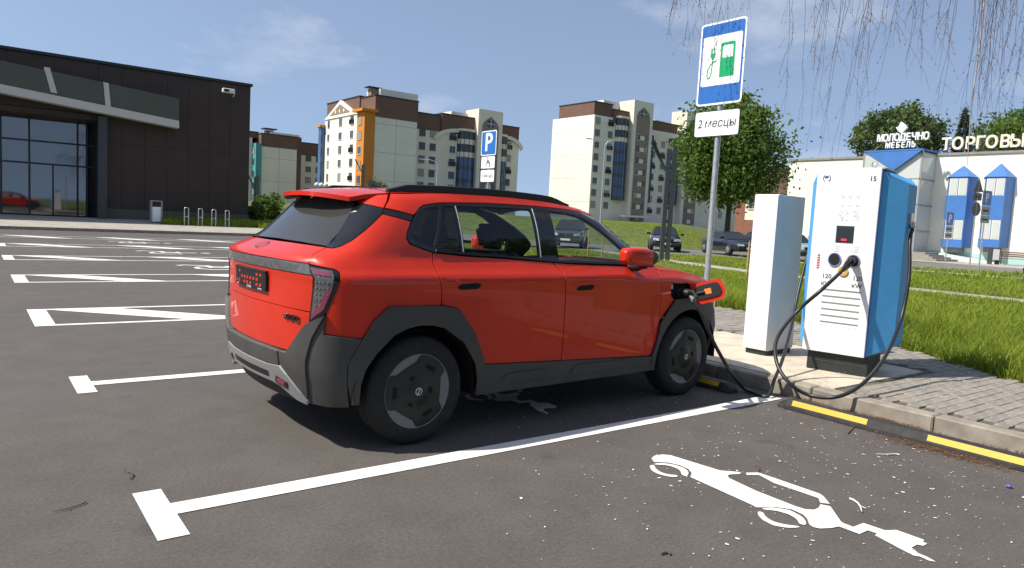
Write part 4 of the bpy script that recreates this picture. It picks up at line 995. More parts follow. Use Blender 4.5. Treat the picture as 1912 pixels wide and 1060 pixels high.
patch('pump_window', [(.03, .03), (.265, .03), (.265, .23), (.245, .26), (.05, .26), (.03, .23)], K['sign_white'], sg_, X_-.001, 0, zz, u_*.95)
patch('plug_symbol', [(-.255, .09), (-.225, .035), (-.175, .035), (-.145, .09), (-.145, .15), (-.255, .15)], K['sign_green'], sg_, X_, 0, zz, u_*.95)
for q in (-.242, -.182): patch('plug_pin', [(q, .15), (q+.024, .15), (q+.024, .25), (q, .25)], K['sign_green'], sg_, X_, 0, zz, u_*.95)
cord = [(-.20, .04), (-.20, -.05), (-.205, -.15), (-.215, -.24), (-.245, -.315), (-.285, -.33), (-.31, -.27), (-.30, -.17), (-.25, -.07), (-.17, -.02), (-.10, -.01)]
b = MB()
for pl_ in stroke(cord, .022): b.add([(X_, -p[0]*u_*.95, zz+p[1]*u_*.95) for p in pl_], [(0, 1, 2, 3)])
b.build('plug_cord', K['sign_green'], sg_)
z2 = s1[2]-.1; h2 = hz*.315
board('plate_board', (0, z2), wz*1.0, h2, K['print'], sg_, .006, 0, .04); board('plate_face', (0, z2), wz*.975, h2*.95, K['sign_white'], sg_, .002, -.006, .035)
text('plate_lettering', '2', h2*.46, frame((-.0088, .262*wz/.7, z2), (0, -1, 0), (0, 0, 1)), K['print'], sg_, extrude=.0006, offset=.0006, shear=.12)
text('plate_lettering', 'месцы', h2*.46, frame((-.0088, -.055*wz/.7, z2), (0, -1, 0), (0, 0, 1)), K['print'], sg_, extrude=.0006, offset=.0006, shear=.12)
b = MB(); b.tube([(.045, 0, -.1), (.045, 0, zc+hz*.42)], .038, 16); b.build('sign_post', K['galv'], sg_)
for z in (zc-.3*hz, zc+.3*hz, z2):
    b = MB(); b.box((.0, -.07, z-.02), (.012, .07, z+.02)); b.build('post_clamp', K['galv'], sg_)
# ---- cables
def spline(P, n=10):
    P = [Vector(p) for p in P]; Q = [P[0]*2-P[1]]+P+[P[-1]*2-P[-2]]; out = []
    for i in range(1, len(Q)-2):
        for k in range(n):
            t = k/n; out.append(.5*((2*Q[i])+(Q[i+1]-Q[i-1])*t+(2*Q[i-1]-5*Q[i]+4*Q[i+1]-Q[i+2])*t*t+(3*Q[i]-Q[i-1]-3*Q[i+1]+Q[i+2])*t**3))
    return out+[P[-1]]
def V(a): return Vector((float(a[0]), float(a[1]), float(a[2])))
# cable plugged into the front right socket
plug_s = c2w(fx(.70), YF-.005, fz(.512))
root = c2w(X1+.231, .31, 1.43)
dpt = lambda v: float((np.array(v)-CAM) @ FW)
dp, dr_ = dpt(plug_s), dpt(root)
hs = V(atd((1573, 505), dp-.19)); 
P2 = [root, V(atd((1699, 450), dr_-.06)), V(atd((1697, 520), dr_-.14)), V(onX((1681, 600), 4.62)), V(onX((1650, 670), 4.15)), V(onX((1607, 719), 3.72)), V(onX((1560, 741), 3.52)), V(onX((1510, 737), 3.48)), V(onX((1473, 714), 3.40)), V(onX((1450, 675), 3.45)), V(onX((1452, 630), 3.60)), V(onX((1490, 580), 3.85)), V(atd((1535, 540), dp-.36)), hs]
cbl = tag(empty('charging_cable', P2[6]), 'thick black cable looping from the charger flank to its front socket', 'cable', 'charging cables')
def obj_at(b, name, m, root_o):
    o = b.build(name, m); o.parent = root_o; o.location = -Vector(root_o.location); return o
b = MB(); b.tube(spline(P2, 8), .0165, 12); obj_at(b, 'cable_sheath', K['cable'], cbl)
b = MB(); nrm = (c2w(0, -1, 0)-c2w(0, 0, 0))
b.tube([plug_s, plug_s+nrm*.05, plug_s+nrm*.085+Vector((0, 0, -.004))], [.037, .036, .03], 14)
b.tube([plug_s+nrm*.06+Vector((0, 0, .02)), plug_s.lerp(hs, .5)+nrm*.03+Vector((0, 0, .035)), hs+Vector((0, 0, .0))], [.022, .019, .018], 12)
b.tube([plug_s+nrm*.07+Vector((0, 0, -.02)), plug_s.lerp(hs, .55)+Vector((0, 0, -.015)), hs], [.018, .016, .018], 12)
obj_at(b, 'plug_handle', K['black'], cbl)
# cable plugged into the car
so = car2w((2.60, -.90, .905)); nrm = car2w((2.60, -1.9, .905))-so
d0 = dpt(so); h1 = V(atd((1294, 562), d0-.20))
rt1 = c2w(X0-.086, .32, 1.48)
G1, G2 = V(gz((1404, 732), .024)), V(gz((1434, 739), .024))
P1 = [h1, V(atd((1309, 585), d0-.22)), V(atd((1330, 634), d0-.18)), V(atd((1358, 684), d0-.05)), V(gz((1384, 720), .05)), G1, G2, V(onX((1446, 708), 3.58)), V(onX((1462, 668), 3.85)), V(onX((1480, 600), 4.25)), V(onX((1494, 530), 4.5)), rt1]
cb1 = tag(empty('charging_cable', G1), 'black cable running from the charger down to the asphalt and up to the red car', 'cable', 'charging cables')
b = MB(); b.tube(spline(P1, 8), .0155, 12); obj_at(b, 'cable_sheath', K['cable'], cb1)
b = MB(); b.tube([so, so+nrm*.06, so+nrm*.10], [.037, .037, .03], 14)
md = so.lerp(h1, .5)
b.tube([so+nrm*.06, md+nrm*.05+Vector((0, 0, .045)), h1+Vector((.05, 0, .03)), h1], [.022, .018, .017, .016], 12)
obj_at(b, 'plug_handle', K['black'], cb1)
b = MB(); b.tube([so+nrm*.09+Vector((0, 0, -.01)), md+nrm*.06+Vector((0, 0, -.02)), h1+nrm*.005], [.021, .018, .019], 12); obj_at(b, 'plug_grip', K['galv'], cb1)
# ================================================================== BUILDINGS
K['dark_clad'] = mat('dark_brown_cassette', (.042, .025, .019), .55, var=.12, scale=1.2)
K['dark_joint'] = mat('dark_joint', (.008, .008, .008), .8)
K['roof_trim'] = mat('anthracite_trim', (.022, .028, .030), .5)
K['canopy_green'] = mat('grey_green_panel', (.085, .088, .068), .6, var=.05, scale=.6)
K['canopy_strip'] = mat('pale_grey_strip', (.55, .53, .47), .6)
K['shop_glass'] = glass('shop_glazing', (.55, .58, .58), .35, dark=(.02, .022, .022), ior=2.3)
K['interior'] = mat('dim_interior', (.05, .045, .042), .9, var=.4, scale=1.5)
K['render_white'] = mat('white_render', (.78, .73, .64), .9, var=.05, scale=.3)
K['render_cream'] = mat('cream_render', (.74, .66, .54), .9, var=.06, scale=.3)
K['panel_beige'] = mat('beige_panel', (.72, .66, .56), .9, var=.05, scale=.25)
K['attic_brown'] = mat('brown_attic_cladding', (.15, .082, .058), .8, var=.08, scale=.5)
K['stair_brown'] = mat('brown_brick_strip', (.26, .20, .15), .9, var=.12, scale=2)
K['orange_wall'] = mat('orange_render', (.56, .20, .028), .85)
K['teal_wall'] = mat('teal_render', (.07, .27, .27), .85)
K['win_glass'] = mat('window_glass', (.030, .036, .044), .08, spec=.7)
K['win_blue'] = mat('blue_balcony_glass', (.030, .085, .20), .1, spec=.7)
K['win_frame'] = mat('dark_window_frame', (.085, .075, .07), .6)
K['win_white'] = mat('white_window_frame', (.62, .60, .56), .6)
K['rail_dark'] = mat('dark_balcony_rail', (.03, .03, .034), .6)
K['shop_wall'] = mat('cream_shop_render', (.84, .79, .67), .9, var=.04, scale=.4)
K['shop_blue'] = mat('blue_metal_sheet', (.055, .17, .46), .5, var=.07, scale=1.2)
K['letter'] = mat('white_roof_letters', (.78, .70, .56), .6)
K['letter_back'] = mat('violet_letter_side', (.10, .05, .16), .7)
K['letter_white'] = mat('bright_white_letters', (.85, .85, .85), .5)
K['brick_house'] = mat('brick_house_wall', (.22, .095, .06), .9, var=.15, scale=2)
K['step'] = mat('grey_step_concrete', (.27, .25, .22), .9, var=.1, scale=2)

# ---- dark shop on the left
YD = 38.0
xr = float(onY((467, 163), YD)[0]); zr_ = float(onY((230, 125), YD)[2]); zb = .42
sh = tag(empty('dark_shop_building', (xr, YD, zb)), 'dark brown single storey shop building with slanting canopy band and glazed entrance', 'building')
def shp(q, Y=YD): a = onY(q, Y); return (float(a[0])-xr, float(a[2])-zb)
hh = zr_-zb; xg = shp((183, 300))[0]
b = MB(); b.box((xg, .06, -.6), (0, 24, hh)); b.box((-46, .06, 5.3), (xg, 24, hh)); b.box((-46, 6.5, -.6), (xg, 24, 5.3)); b.build('wall', K['dark_joint'], sh)
npn = 7; pw = -xg/npn
for i in range(npn):
    for z0, z1 in ((.55, hh*.5-.006), (hh*.5+.006, hh-.02)):
        b = MB(); b.box((xg+i*pw+.006, 0, z0), (xg+(i+1)*pw-.006, .06, z1)); b.build('cladding_panel', K['dark_clad'], sh)
for i in range(14):
    x1 = xg-i*1.9
    b = MB(); b.box((x1-1.9+.006, 0, 5.31), (x1-.006, .06, hh-.02)); b.build('cladding_panel', K['dark_clad'], sh)
b = MB(); b.box((.004, .07, -.6), (.05, 24, hh)); b.build('end_wall', K['dark_clad'], sh)
b = MB(); b.box((xg, -.03, -.5), (.02, .055, .54)); b.build('plinth', K['canopy_green'], sh)
b = MB(); b.box((-46, -.12, hh), (.12, 24.1, hh+.14)); b.build('roof_edge', K['roof_trim'], sh)
YC = 37.0      # canopy stands proud of the wall
c0, c1, c2, c3 = shp((0, 112), YC), shp((335, 184), YC), shp((334, 239), YC), shp((0, 172), YC)
L = 14
def ext(a, b_): k = L/(b_[0]-a[0]); return (a[0]-L, a[1]-(b_[1]-a[1])*k)
c0e, c3e = ext(c0, c1), ext(c3, c2); yc = YC-YD
b = MB(); b.prism([c0e, c1, c2, c3e], yc, -.005, 'y'); cn = b.build('canopy', K['canopy_green'], sh, fix=True)
th_ = .38
b = MB(); b.prism([(c3e[0], c3e[1]+th_), (c2[0], c2[1]+th_), (c2[0]+.01, c2[1]-.01), (c3e[0], c3e[1]-.01)], yc-.05, yc+.6, 'y'); b.build('canopy_edge', K['canopy_strip'], cn, fix=True)
for (a, b_, c_, d_) in (((82, 125), (93, 126), (107, 174), (95, 172)), ((193, 153), (203, 155), (207, 200), (197, 198))):
    b = MB(); b.prism([shp(q, YC-.03) for q in (a, b_, c_, d_)], yc-.045, yc+.02, 'y'); b.build('canopy_rib', K['canopy_strip'], cn, fix=True)
b = MB(); b.box((xg-46, .0, 5.0), (xg, 3.4, 5.28)); b.build('soffit', K['dark_clad'], sh)
# glazing behind the canopy
YG = 39.6; yg = YG-YD
vx = [shp((p_, 330), YG)[0] for p_ in (2, 55, 145, 162)]; vx = [vx[0]-6.9, vx[0]-4.6, vx[0]-2.3]+vx+[xg+.2]
hz_ = [-.35]+[shp((60, p_), YG)[1] for p_ in (304, 262)]+[5.2]
for i in range(len(vx)-1):
    for j in range(len(hz_)-1):
        b = MB(); b.box((vx[i]+.04, yg+.02, hz_[j]+.04), (vx[i+1]-.04, yg+.035, hz_[j+1]-.04)); b.build('pane', K['shop_glass'], sh)
b = MB()
for x in vx: b.box((x-.045, yg-.02, -.4), (x+.045, yg+.09, 5.25))
for z in hz_[1:3]: b.box((vx[0], yg-.015, z-.045), (vx[-1], yg+.085, z+.045))
xm = shp((99, 340), YG)[0]; b.box((xm-.035, yg-.012, -.35), (xm+.035, yg+.08, hz_[1]))
b.build('glazing_frame', K['roof_trim'], sh)
b = MB(); b.box((vx[0]-8, 6.4, -.4), (xg, 6.49, 5.3)); b.box((vx[0]-8, yg, -.45), (xg, 6.5, -.40)); b.build('interior_wall', K['interior'], sh)
x0_ = shp((192, 300), 37.6)[0]; b = MB(); b.box((x0_-.22, -.55, -.45), (x0_+.18, -.1, 5.2)); b.build('column', K['anthracite'], sh)
for px_, w_, h_, m_ in ((28, 1.0, 1.0, 'lamp_red'), (75, .55, .5, 'lamp_red')):
    a = shp((px_, 385), 40.6); b = MB(); b.box((a[0]-w_, 2.5, -.4), (a[0]+w_, 3.2, -.4+h_)); b.build('shop_counter', K[m_], sh)
# things in front of it
def bin_(q, Y, label):
    a = onY(q, Y); t = empty('litter_bin', (float(a[0]), Y, float(a[2])))
    for s in (-1, 1):
        b = MB(); b.box((s*.24-.03, -.2, 0), (s*.24+.03, .2, 1.08)); b.build('bin_side', K['sign_grey'], t)
    b = MB(); b.box((-.27, -.2, 1.08), (.27, .2, 1.13)); b.build('bin_top', K['sign_grey'], t)
    b = MB(); b.box((-.2, -.17, .04), (.2, .17, .80)); b.build('bin_box', K['sign_white'], t)
    return tag(t, label, 'bin')
bin_((291, 415), 36.0, 'grey framed litter bin with white box before the dark shop wall')
ra = [onY((p_, q_), 35.0) for p_, q_ in ((348, 419.5), (374, 421), (399, 422.5), (424, 424))]
for i, a in enumerate(ra):
    t = empty('bicycle_rack', (float(a[0]), 35.0, float(a[2])))
    b = MB(); P_ = [(-.10, 0, 0), (-.10, 0, .80), (-.085, 0, .86), (-.05, 0, .885), (.05, 0, .885), (.085, 0, .86), (.10, 0, .80), (.10, 0, 0)]; b.tube(P_, .024, 10); b.build('hoop', K['silver'], t)
    b = MB(); b.tube([(-.10, 0, .42), (.10, 0, .42)], .018, 8); b.build('crossbar', K['silver'], t)
    tag(t, ['narrow steel bicycle hoop standing next to the litter bin by the dark shop', 'second narrow steel bicycle hoop from the litter bin', 'third narrow steel bicycle hoop from the litter bin', 'narrow steel bicycle hoop next to the dark shop corner'][i], 'bike rack', 'steel bicycle hoops by the dark shop')
a = onY((430, 170), 37.4); t = empty('security_camera', (float(a[0]), 37.4, float(a[2])-.1))
b = MB(); b.box((-.42, -.14, -.02), (.22, .14, .22)); b.build('camera_housing', K['off_white'], t, bevel=.03)
b = MB(); b.box((-.36, -.145, .03), (-.1, -.139, .17)); b.build('camera_window', K['black'], t)
b = MB(); b.tube([(.1, .1, .1), (.32, .3, .05), (.34, .62, -.1)], .035, 8); b.build('camera_arm', K['off_white'], t)
tag(t, 'white security camera on an arm under the dark shop roof edge', 'camera')

# ---- apartment blocks
def win_mesh(w, h, nm=2, gl='win_glass', fr='win_frame'):
    b = MB(); b.box((-w/2, -.06, 0), (w/2, .05, h), 0)
    for i in range(nm):
        x0 = -w/2+.07+(w-.07)/nm*i; b.box((x0, -.075, .07), (x0+(w-.07)/nm-.07, -.058, h-.07), 1)
    b.box((-w/2-.05, -.14, -.07), (w/2+.05, .02, -.005), 2)
    return b.mesh('window', [K[fr], K[gl], K['win_white']])
WM = {'n': win_mesh(1.5, 1.55, 2), 's': win_mesh(1.0, 1.5, 1), 'd': win_mesh(1.35, 2.15, 2), 'l': win_mesh(1.5, .9, 2), 'w': win_mesh(2.6, 1.5, 4)}
K['win_mid'] = mat('window_glass_with_blind', (.13, .125, .115), .2, spec=.6); K['win_pale'] = mat('window_glass_with_curtain', (.30, .285, .25), .3)
WV = {k: [m_] for k, m_ in WM.items()}
for k_, (w_, h_, n_) in {'n': (1.5, 1.55, 2), 's': (1.0, 1.5, 1), 'd': (1.35, 2.15, 2), 'l': (1.5, .9, 2), 'w': (2.6, 1.5, 4)}.items():
    WV[k_] += [WM[k_], win_mesh(w_, h_, n_, 'win_mid'), win_mesh(w_, h_, n_, 'win_glass', 'win_white'), win_mesh(w_, h_, n_, 'win_pale')]
RAIL = MB(); RAIL.box((-.85, -.30, -.02), (.85, -.26, .05)); RAIL.box((-.85, -.30, .85), (.85, -.26, .92))
for i in range(15): RAIL.box((-.85+i*.118, -.295, .05), (-.82+i*.118, -.265, .85))
RAIL.box((-.85, -.30, 0), (-.81, 0, .9)); RAIL.box((.81, -.30, 0), (.85, 0, .9)); RAIL = RAIL.mesh('balcony_rail', [K['rail_dark']])
def put_win(kind, parent, x, y, z, face='y', rail=False):
    o = link_mesh('window', random.choice(WV[kind]), parent); o.location = (x, y, z)
    if face == 'x': o.rotation_euler = (0, 0, -math.pi/2)
    if rail:
        r_ = link_mesh('balcony_rail', RAIL, o)
def wallbox(name, parent, lo, hi, m):
    b = MB(); b.box(lo, hi); return b.build(name, K[m], parent)
def attic(parent, lo, hi):
    b = MB(); b.box(lo, hi); o = b.build('attic', K['attic_brown'], parent); b = MB(); b.box((lo[0]-.12, lo[1]-.12, hi[2]), (hi[0]+.12, hi[1]+.12, hi[2]+.22)); b.build('roof_edge', K['rail_dark'], o)
def seams(parent, x0, x1, y, z0, z1, nx_, step):
    for i in range(1, nx_): b = MB(); b.box((x0+(x1-x0)*i/nx_-.03, y-.012, z0), (x0+(x1-x0)*i/nx_+.03, y+.01, z1)); b.build('panel_joint', K['stair_brown'], parent)
    z = z0+step
    while z < z1-1: b = MB(); b.box((x0, y-.010, z-.03), (x1, y+.01, z+.03)); b.build('panel_joint', K['stair_brown'], parent); z += step
def round_bay(parent, x, y, zs, r, glz):
    for k, z in enumerate(zs):
        blue = k < glz
        b = MB(); P = [(x+r*math.cos(R(a)), y-r*.62*math.sin(R(a))) for a in range(0, 181, 15)]
        if not blue: b.prism(P, z-.02, z+1.05); b.build('balcony_parapet', K['render_cream'], parent)
        else:
            b.prism([(x+(p[0]-x)*.97, y+(p[1]-y)*.97) for p in P], z-.02, z+.9); b.build('balcony_parapet', K['win_glass'], parent)
        b = MB(); b.prism([(x+(p[0]-x)*.96, y+(p[1]-y)*.96) for p in P], z+(.9 if blue else 1.05), z+2.78); g = b.build('balcony_glazing', K['win_blue'] if blue else K['win_glass'], parent)
        b = MB()
        for p in P[::2]: b.box((p[0]-.05, p[1]-.05, z), (p[0]+.05, p[1]+.05, z+2.78))
        b.build('balcony_frame', K['win_frame'], g)
    b = MB(); b.prism(P, zs[-1]+2.78, zs[-1]+3.3); b.build('balcony_roof', K['render_cream'], parent)
def stair_tower(parent, x0, x1, y, zb_, zt, n, st):
    wallbox('stair_tower', parent, (x0, y-1.6, zb_), (x1, y+3.5, zt), 'render_cream')
    w = x1-x0; xm = (x0+x1)/2
    P = [(x0+w*.16, zb_), (x1-w*.16, zb_), (x1-w*.16, zt-3.6), (x1-w*.24, zt-2.6), (xm, zt-1.4), (x0+w*.24, zt-2.6), (x0+w*.16, zt-3.6)]
    b = MB(); b.prism(P, y-1.68, y-1.58, 'y'); b.build('brick_strip', K['stair_brown'], parent, fix=True)
    b = MB(); b.prism(arc(xm, zt-3.0, 1.0, 0, 360, 20)[:-1], y-1.74, y-1.66, 'y'); o = b.build('round_window', K['win_glass'], parent, fix=True)
    b = MB(); b.box((xm-.08, y-1.78, zt-4.0), (xm+.08, y-1.745, zt-2.0)); b.box((xm-1.0, y-1.775, zt-3.08), (xm+1.0, y-1.746, zt-2.92)); b.build('glazing_bar', K['win_white'], o)
    for k in range(n):
        z = zb_+1.4+k*st
        for s in (-1, 1): put_win('s', parent, xm+s*w*.20, y-1.68, z+.2)
        b = MB(); b.box((xm-w*.11, y-1.76, z+.35), (xm+w*.11, y-1.66, z+1.35)); b.build('stair_panel', K['render_cream'], parent)

ST = 2.8
# right-hand block
XG = 115.0; yl = float(onX((1105, 300), XG)[1]); zroof = float(onX((1105, 190), XG)[2]); z0_ = 2.9
a2 = tag(empty('apartment_block', (XG, yl, z0_)), 'cream apartment block with blank sunlit white gable and brown attic, beside the round tree', 'building', 'apartment blocks')
H2 = zroof-z0_; zat = float(onX((1105, 214), XG)[2])-z0_; yfar = float(onX((1033, 215), XG)[1])-yl
def LX(px, py=300): return float(onY((px, py), yl)[0])-XG
xe = LX(1440)
wallbox('gable_wall', a2, (0, 0, -1.5), (6, yfar, zat), 'render_white'); wallbox('long_wall', a2, (.02, -.03, -1.5), (xe, 14, zat-1.2), 'render_cream')
attic(a2, (.05, .3, zat), (6, yfar-2.2, H2)); attic(a2, (6.02, .0, zat-1.2), (LX(1172), 14, H2-1.1))
attic(a2, (LX(1208), .2, zat-3.8), (LX(1262), 13, H2-2.0)); attic(a2, (LX(1262), .1, zat-4.5), (xe, 13, H2-5))
rows2 = [float(onY((1112, 170+v/3.786), yl)[2])-z0_ for v in (235, 320, 405, 488, 572, 657, 738, 824)]
zr0 = rows2[-1]; rows2 = [zr0+ST*k for k in range(8)]
for i, px_ in enumerate((1112, 1136)):
    for k, z in enumerate(rows2): put_win('n', a2, LX(px_), -.03, z, rail=(i == 1 and k % 2 == 1))
for i, px_ in enumerate((1218, 1236, 1335, 1352, 1385, 1402)):
    for k, z in enumerate(rows2[:7]): put_win('n', a2, LX(px_), -.03, z-.3, rail=((i+k) % 2 == 0))
for px_, nn_, bl in ((1156, 8, 5), (1207, 7, 5), (1256, 7, 5)): round_bay(a2, LX(px_), -.03, [zr0+ST*k-.6 for k in range(nn_)][1:], 2.0 if px_ != 1207 else 1.7, bl)
stair_tower(a2, LX(1169), LX(1205), 0, -1.5, float(onY((1187, 186), yl-1.6)[2])-z0_, 8, ST)
wallbox('roof_house', a2, (LX(1140), 3.6, H2-1), (LX(1172), 9, H2+1.6), 'panel_beige')
stair_tower(a2, LX(1268), LX(1300), 0, -1.5, float(onY((1262, 186), yl-1.6)[2])-z0_-2, 7, ST)
wallbox('roof_house', a2, (LX(1238), 3.6, H2-3), (LX(1268), 9, H2-.8), 'panel_beige')
b = MB(); b.box((LX(1152), -3.2, .9), (LX(1200), -1.7, 1.4)); b.build('porch_roof', K['panel_beige'], a2)
seams(a2, 0, 1, 0, 0, 1, 1, 9)
for z in np.arange(4, zat-2, 5.6):
    b = MB(); b.box((-.012, .4, z), (.01, yfar-.4, z+.05)); b.build('panel_joint', K['stair_brown'], a2)
# left-hand block with the orange bay
YL1 = 130.0; YN = 122.0
xa = float(onY((692, 300), YN)[0]); xb = float(onY((776, 300), YN)[0]); zt1 = float(onY((740, 184), YN)[2]); zt2 = float(onY((735, 222), YN)[2]); z1_ = 2.4
a1 = tag(empty('apartment_block', (xa, YN, z1_)), 'apartment block with orange corner bay, white gabled end and brown attic', 'building', 'apartment blocks')
def NX(px, Y=YL1, py=290): return float(onY((px, py), Y)[0])-xa
def NZ(px, py, Y=YL1): return float(onY((px, py), Y)[2])-z1_
wallbox('blank_wall', a1, (.6, 0, -1.5), (xb-xa, 16, zt2-z1_), 'panel_beige'); attic(a1, (.55, -.06, zt2-z1_), (xb-xa+.1, 16, zt1-z1_))
seams(a1, .65, xb-xa, 0, 0, zt2-z1_, 2, 5.4)
wy = 0; yback = float(onX((607, 250), xa-.0)[1])-YN
wallbox('white_end_wall', a1, (-.02, 6.5, -1.5), (4, yback, NZ(640, 212, YN+12)), 'render_white')
zg = NZ(640, 212, YN+12); attic(a1, (.3, 6.4, zg), (5, yback, zt1-z1_+.4))
ym = (6.5+yback)/2; hw = (yback-6.5)/2
b = MB(); b.prism([(6.5, zg-.4), (ym, zg+3.0), (yback, zg-.4)], -.25, .29, 'x'); g = b.build('gable', K['render_white'], a1, fix=True)
b = MB(); b.prism([(6.5+hw*.35, zg+.2), (ym, zg+2.2), (yback-hw*.35, zg+.2)], -.30, -.24, 'x'); b.build('gable_inset', K['stair_brown'], g, fix=True)
for s in (-1, 0, 1): b = MB(); b.box((-.34, ym+s*hw*.26-.25, zg+.5), (-.30, ym+s*hw*.26+.25, zg+1.1)); b.build('gable_slot', K['render_white'], g)
zt_top = zg-2.2
for i, f_ in enumerate((.12, .5, .85)):
    for k in range(6):
        put_win(('s', 'n', 'd')[i] if i < 2 else 'n', a1, -.02, yback-(yback-6.5)*f_, zt_top-k*ST, 'x', rail=(i == 2 and k % 2 == 0))
wallbox('end_recess', a1, (.4, 3.0, -1.5), (4, 6.5, zg), 'render_cream')
# orange bay at the corner
zo = NZ(680, 207, YN)
wallbox('orange_bay', a1, (-1.6, -.12, -1.5), (.59, 3.2, zo), 'orange_wall'); b = MB(); b.box((-2.4, -.7, zo), (1.0, 3.8, zo+.5)); b.build('bay_roof', K['orange_wall'], a1)
for k in range(6): put_win('n', a1, -1.6, 1.7, zo-2.4-k*ST, 'x')
wallbox('blue_bay', a1, (-.9, yback, -1.5), (.5, yback+1.4, zg-2), 'win_blue'); b = MB(); b.box((-1.3, yback-.3, zg-2), (1, yback+1.7, zg-1.5)); b.build('bay_roof', K['orange_wall'], a1)
# chimney and roof house
for px_, w_ in ((695, 1.4),):
    x = NX(px_, YN+4); b = MB(); b.box((x-w_/2, 4, zt1-z1_), (x+w_/2, 5.4, zt1-z1_+1.9)); b.build('chimney', K['stair_brown'], a1); b = MB(); b.box((x-w_, 3.6, zt1-z1_+2.1), (x+w_, 5.8, zt1-z1_+2.25)); b.build('chimney_cap', K['rail_dark'], a1)
wallbox('roof_house', a1, (NX(706, YN+3), 3, zt1-z1_+.2), (NX(776, YN+3), 9, zt1-z1_+2.0), 'panel_beige')
# long wing
ylw = YL1-YN; zl = NZ(870, 226); zla = NZ(800, 243)
xe1 = NX(968)
wallbox('long_wall', a1, (xb-xa+.02, ylw, -1.5), (xe1, ylw+14, zla), 'render_cream'); attic(a1, (xb-xa+.15, ylw+.3, zla), (NX(822), ylw+13, NZ(790, 211))); attic(a1, (NX(822), ylw-.1, zla+.2), (NX(884), ylw+13, NZ(850, 216))); attic(a1, (NX(929), ylw+.2, NZ(940, 262)), (xe1, ylw+13, NZ(950, 236)))
for cx, w_ in ((NX(858), 7.2), (NX(944), 5.0)):
    b = MB(); P = [(cx+w_*math.cos(R(a)), zla-2.2+3.4*math.sin(R(a))) for a in range(15, 166, 10)]; Q = [(cx+(w_-.7)*math.cos(R(a)), zla-2.6+3.0*math.sin(R(a))) for a in range(165, 14, -10)]
    b.prism(P+Q, ylw-.35, ylw+.05, 'y'); b.build('arch_band', K['render_cream'], a1, fix=True)
rz = [NZ(787, 150+v/3.476) for v in (366, 451, 536, 621)]; zr1 = rz[-1]; rows1 = [zr1+ST*k for k in range(-3, 4)]
for i, px_ in enumerate((787, 807, 844, 949)):
    for k, z in enumerate(rows1): put_win('n', a1, NX(px_), ylw, z-(.4 if px_ > 900 else 0), rail=(i > 1 and k % 2 == 0))
for px_, r_ in ((868.6, 2.2), (932, 1.9)): round_bay(a1, NX(px_), ylw, [zr1+ST*k-.6 for k in range(-3, 4)], r_, 5)
stair_tower(a1, NX(883), NX(928), ylw, -1.5, NZ(905, 204, YL1-1.6), 7, ST)
wallbox('roof_house', a1, (NX(853), ylw+3, NZ(850, 216)), (NX(883), ylw+8, NZ(870, 207)), 'panel_beige')
# distant block with the teal bay
YL0 = 178.0; YN0 = 168.0
x00 = float(onY((487, 330), YN0)[0]); z2_ = 2.4
a0 = tag(empty('apartment_block', (x00, YN0, z2_)), 'beige apartment block with teal corner bay, beyond the dark shop', 'building', 'apartment blocks')
def OX(px, Y=YN0): return float(onY((px, 330), Y)[0])-x00
def OZ(py, px=520, Y=YN0): return float(onY((px, py), Y)[2])-z2_
wallbox('blank_wall', a0, (0, 0, -1.5), (OX(553), 14, OZ(276)), 'panel_beige'); attic(a0, (-.1, -.05, OZ(276)), (OX(554), 14, OZ(253))); seams(a0, 0, OX(553), 0, 0, OZ(276), 2, 5.4)
wallbox('teal_bay', a0, (OX(476), -.3, -1.5), (-.02, 3.0, OZ(271)), 'teal_wall'); wallbox('end_wall', a0, (OX(462), 2.5, -1.5), (OX(476), 14, OZ(260)), 'panel_beige')
for k in range(6): put_win('n', a0, OX(476), 1.4, OZ(271)-2.4-k*ST, 'x')
attic(a0, (OX(455), 2.4, OZ(260)), (-.05, 14, OZ(250)))
wallbox('long_wall', a0, (OX(553)+.1, 10, -1.5), (OX(606, YL0), 22, OZ(291, 580, YL0)), 'render_cream'); attic(a0, (OX(553)+.12, 10.2, OZ(291, 580, YL0)), (OX(606, YL0), 22, OZ(268, 580, YL0))); wallbox('stair_side', a0, (OX(553)+.1, 2, -1.5), (OX(567), 10, OZ(250)), 'attic_brown')
for px_ in (575, 594):
    for k in range(6): put_win('n', a0, OX(px_, YL0), 10, OZ(301, 575, YL0)-k*ST)
b = MB(); x = OX(502, YN0+4); b.box((x-.9, 4, OZ(253)), (x+.9, 5.5, OZ(242))); b.build('chimney', K['stair_brown'], a0); b = MB(); b.box((x-1.6, 3.4, OZ(240)), (x+1.6, 6, OZ(238))); b.build('chimney_cap', K['rail_dark'], a0)
wallbox('roof_house', a0, (OX(512), 3, OZ(252)), (OX(566), 9, OZ(245)), 'panel_beige')

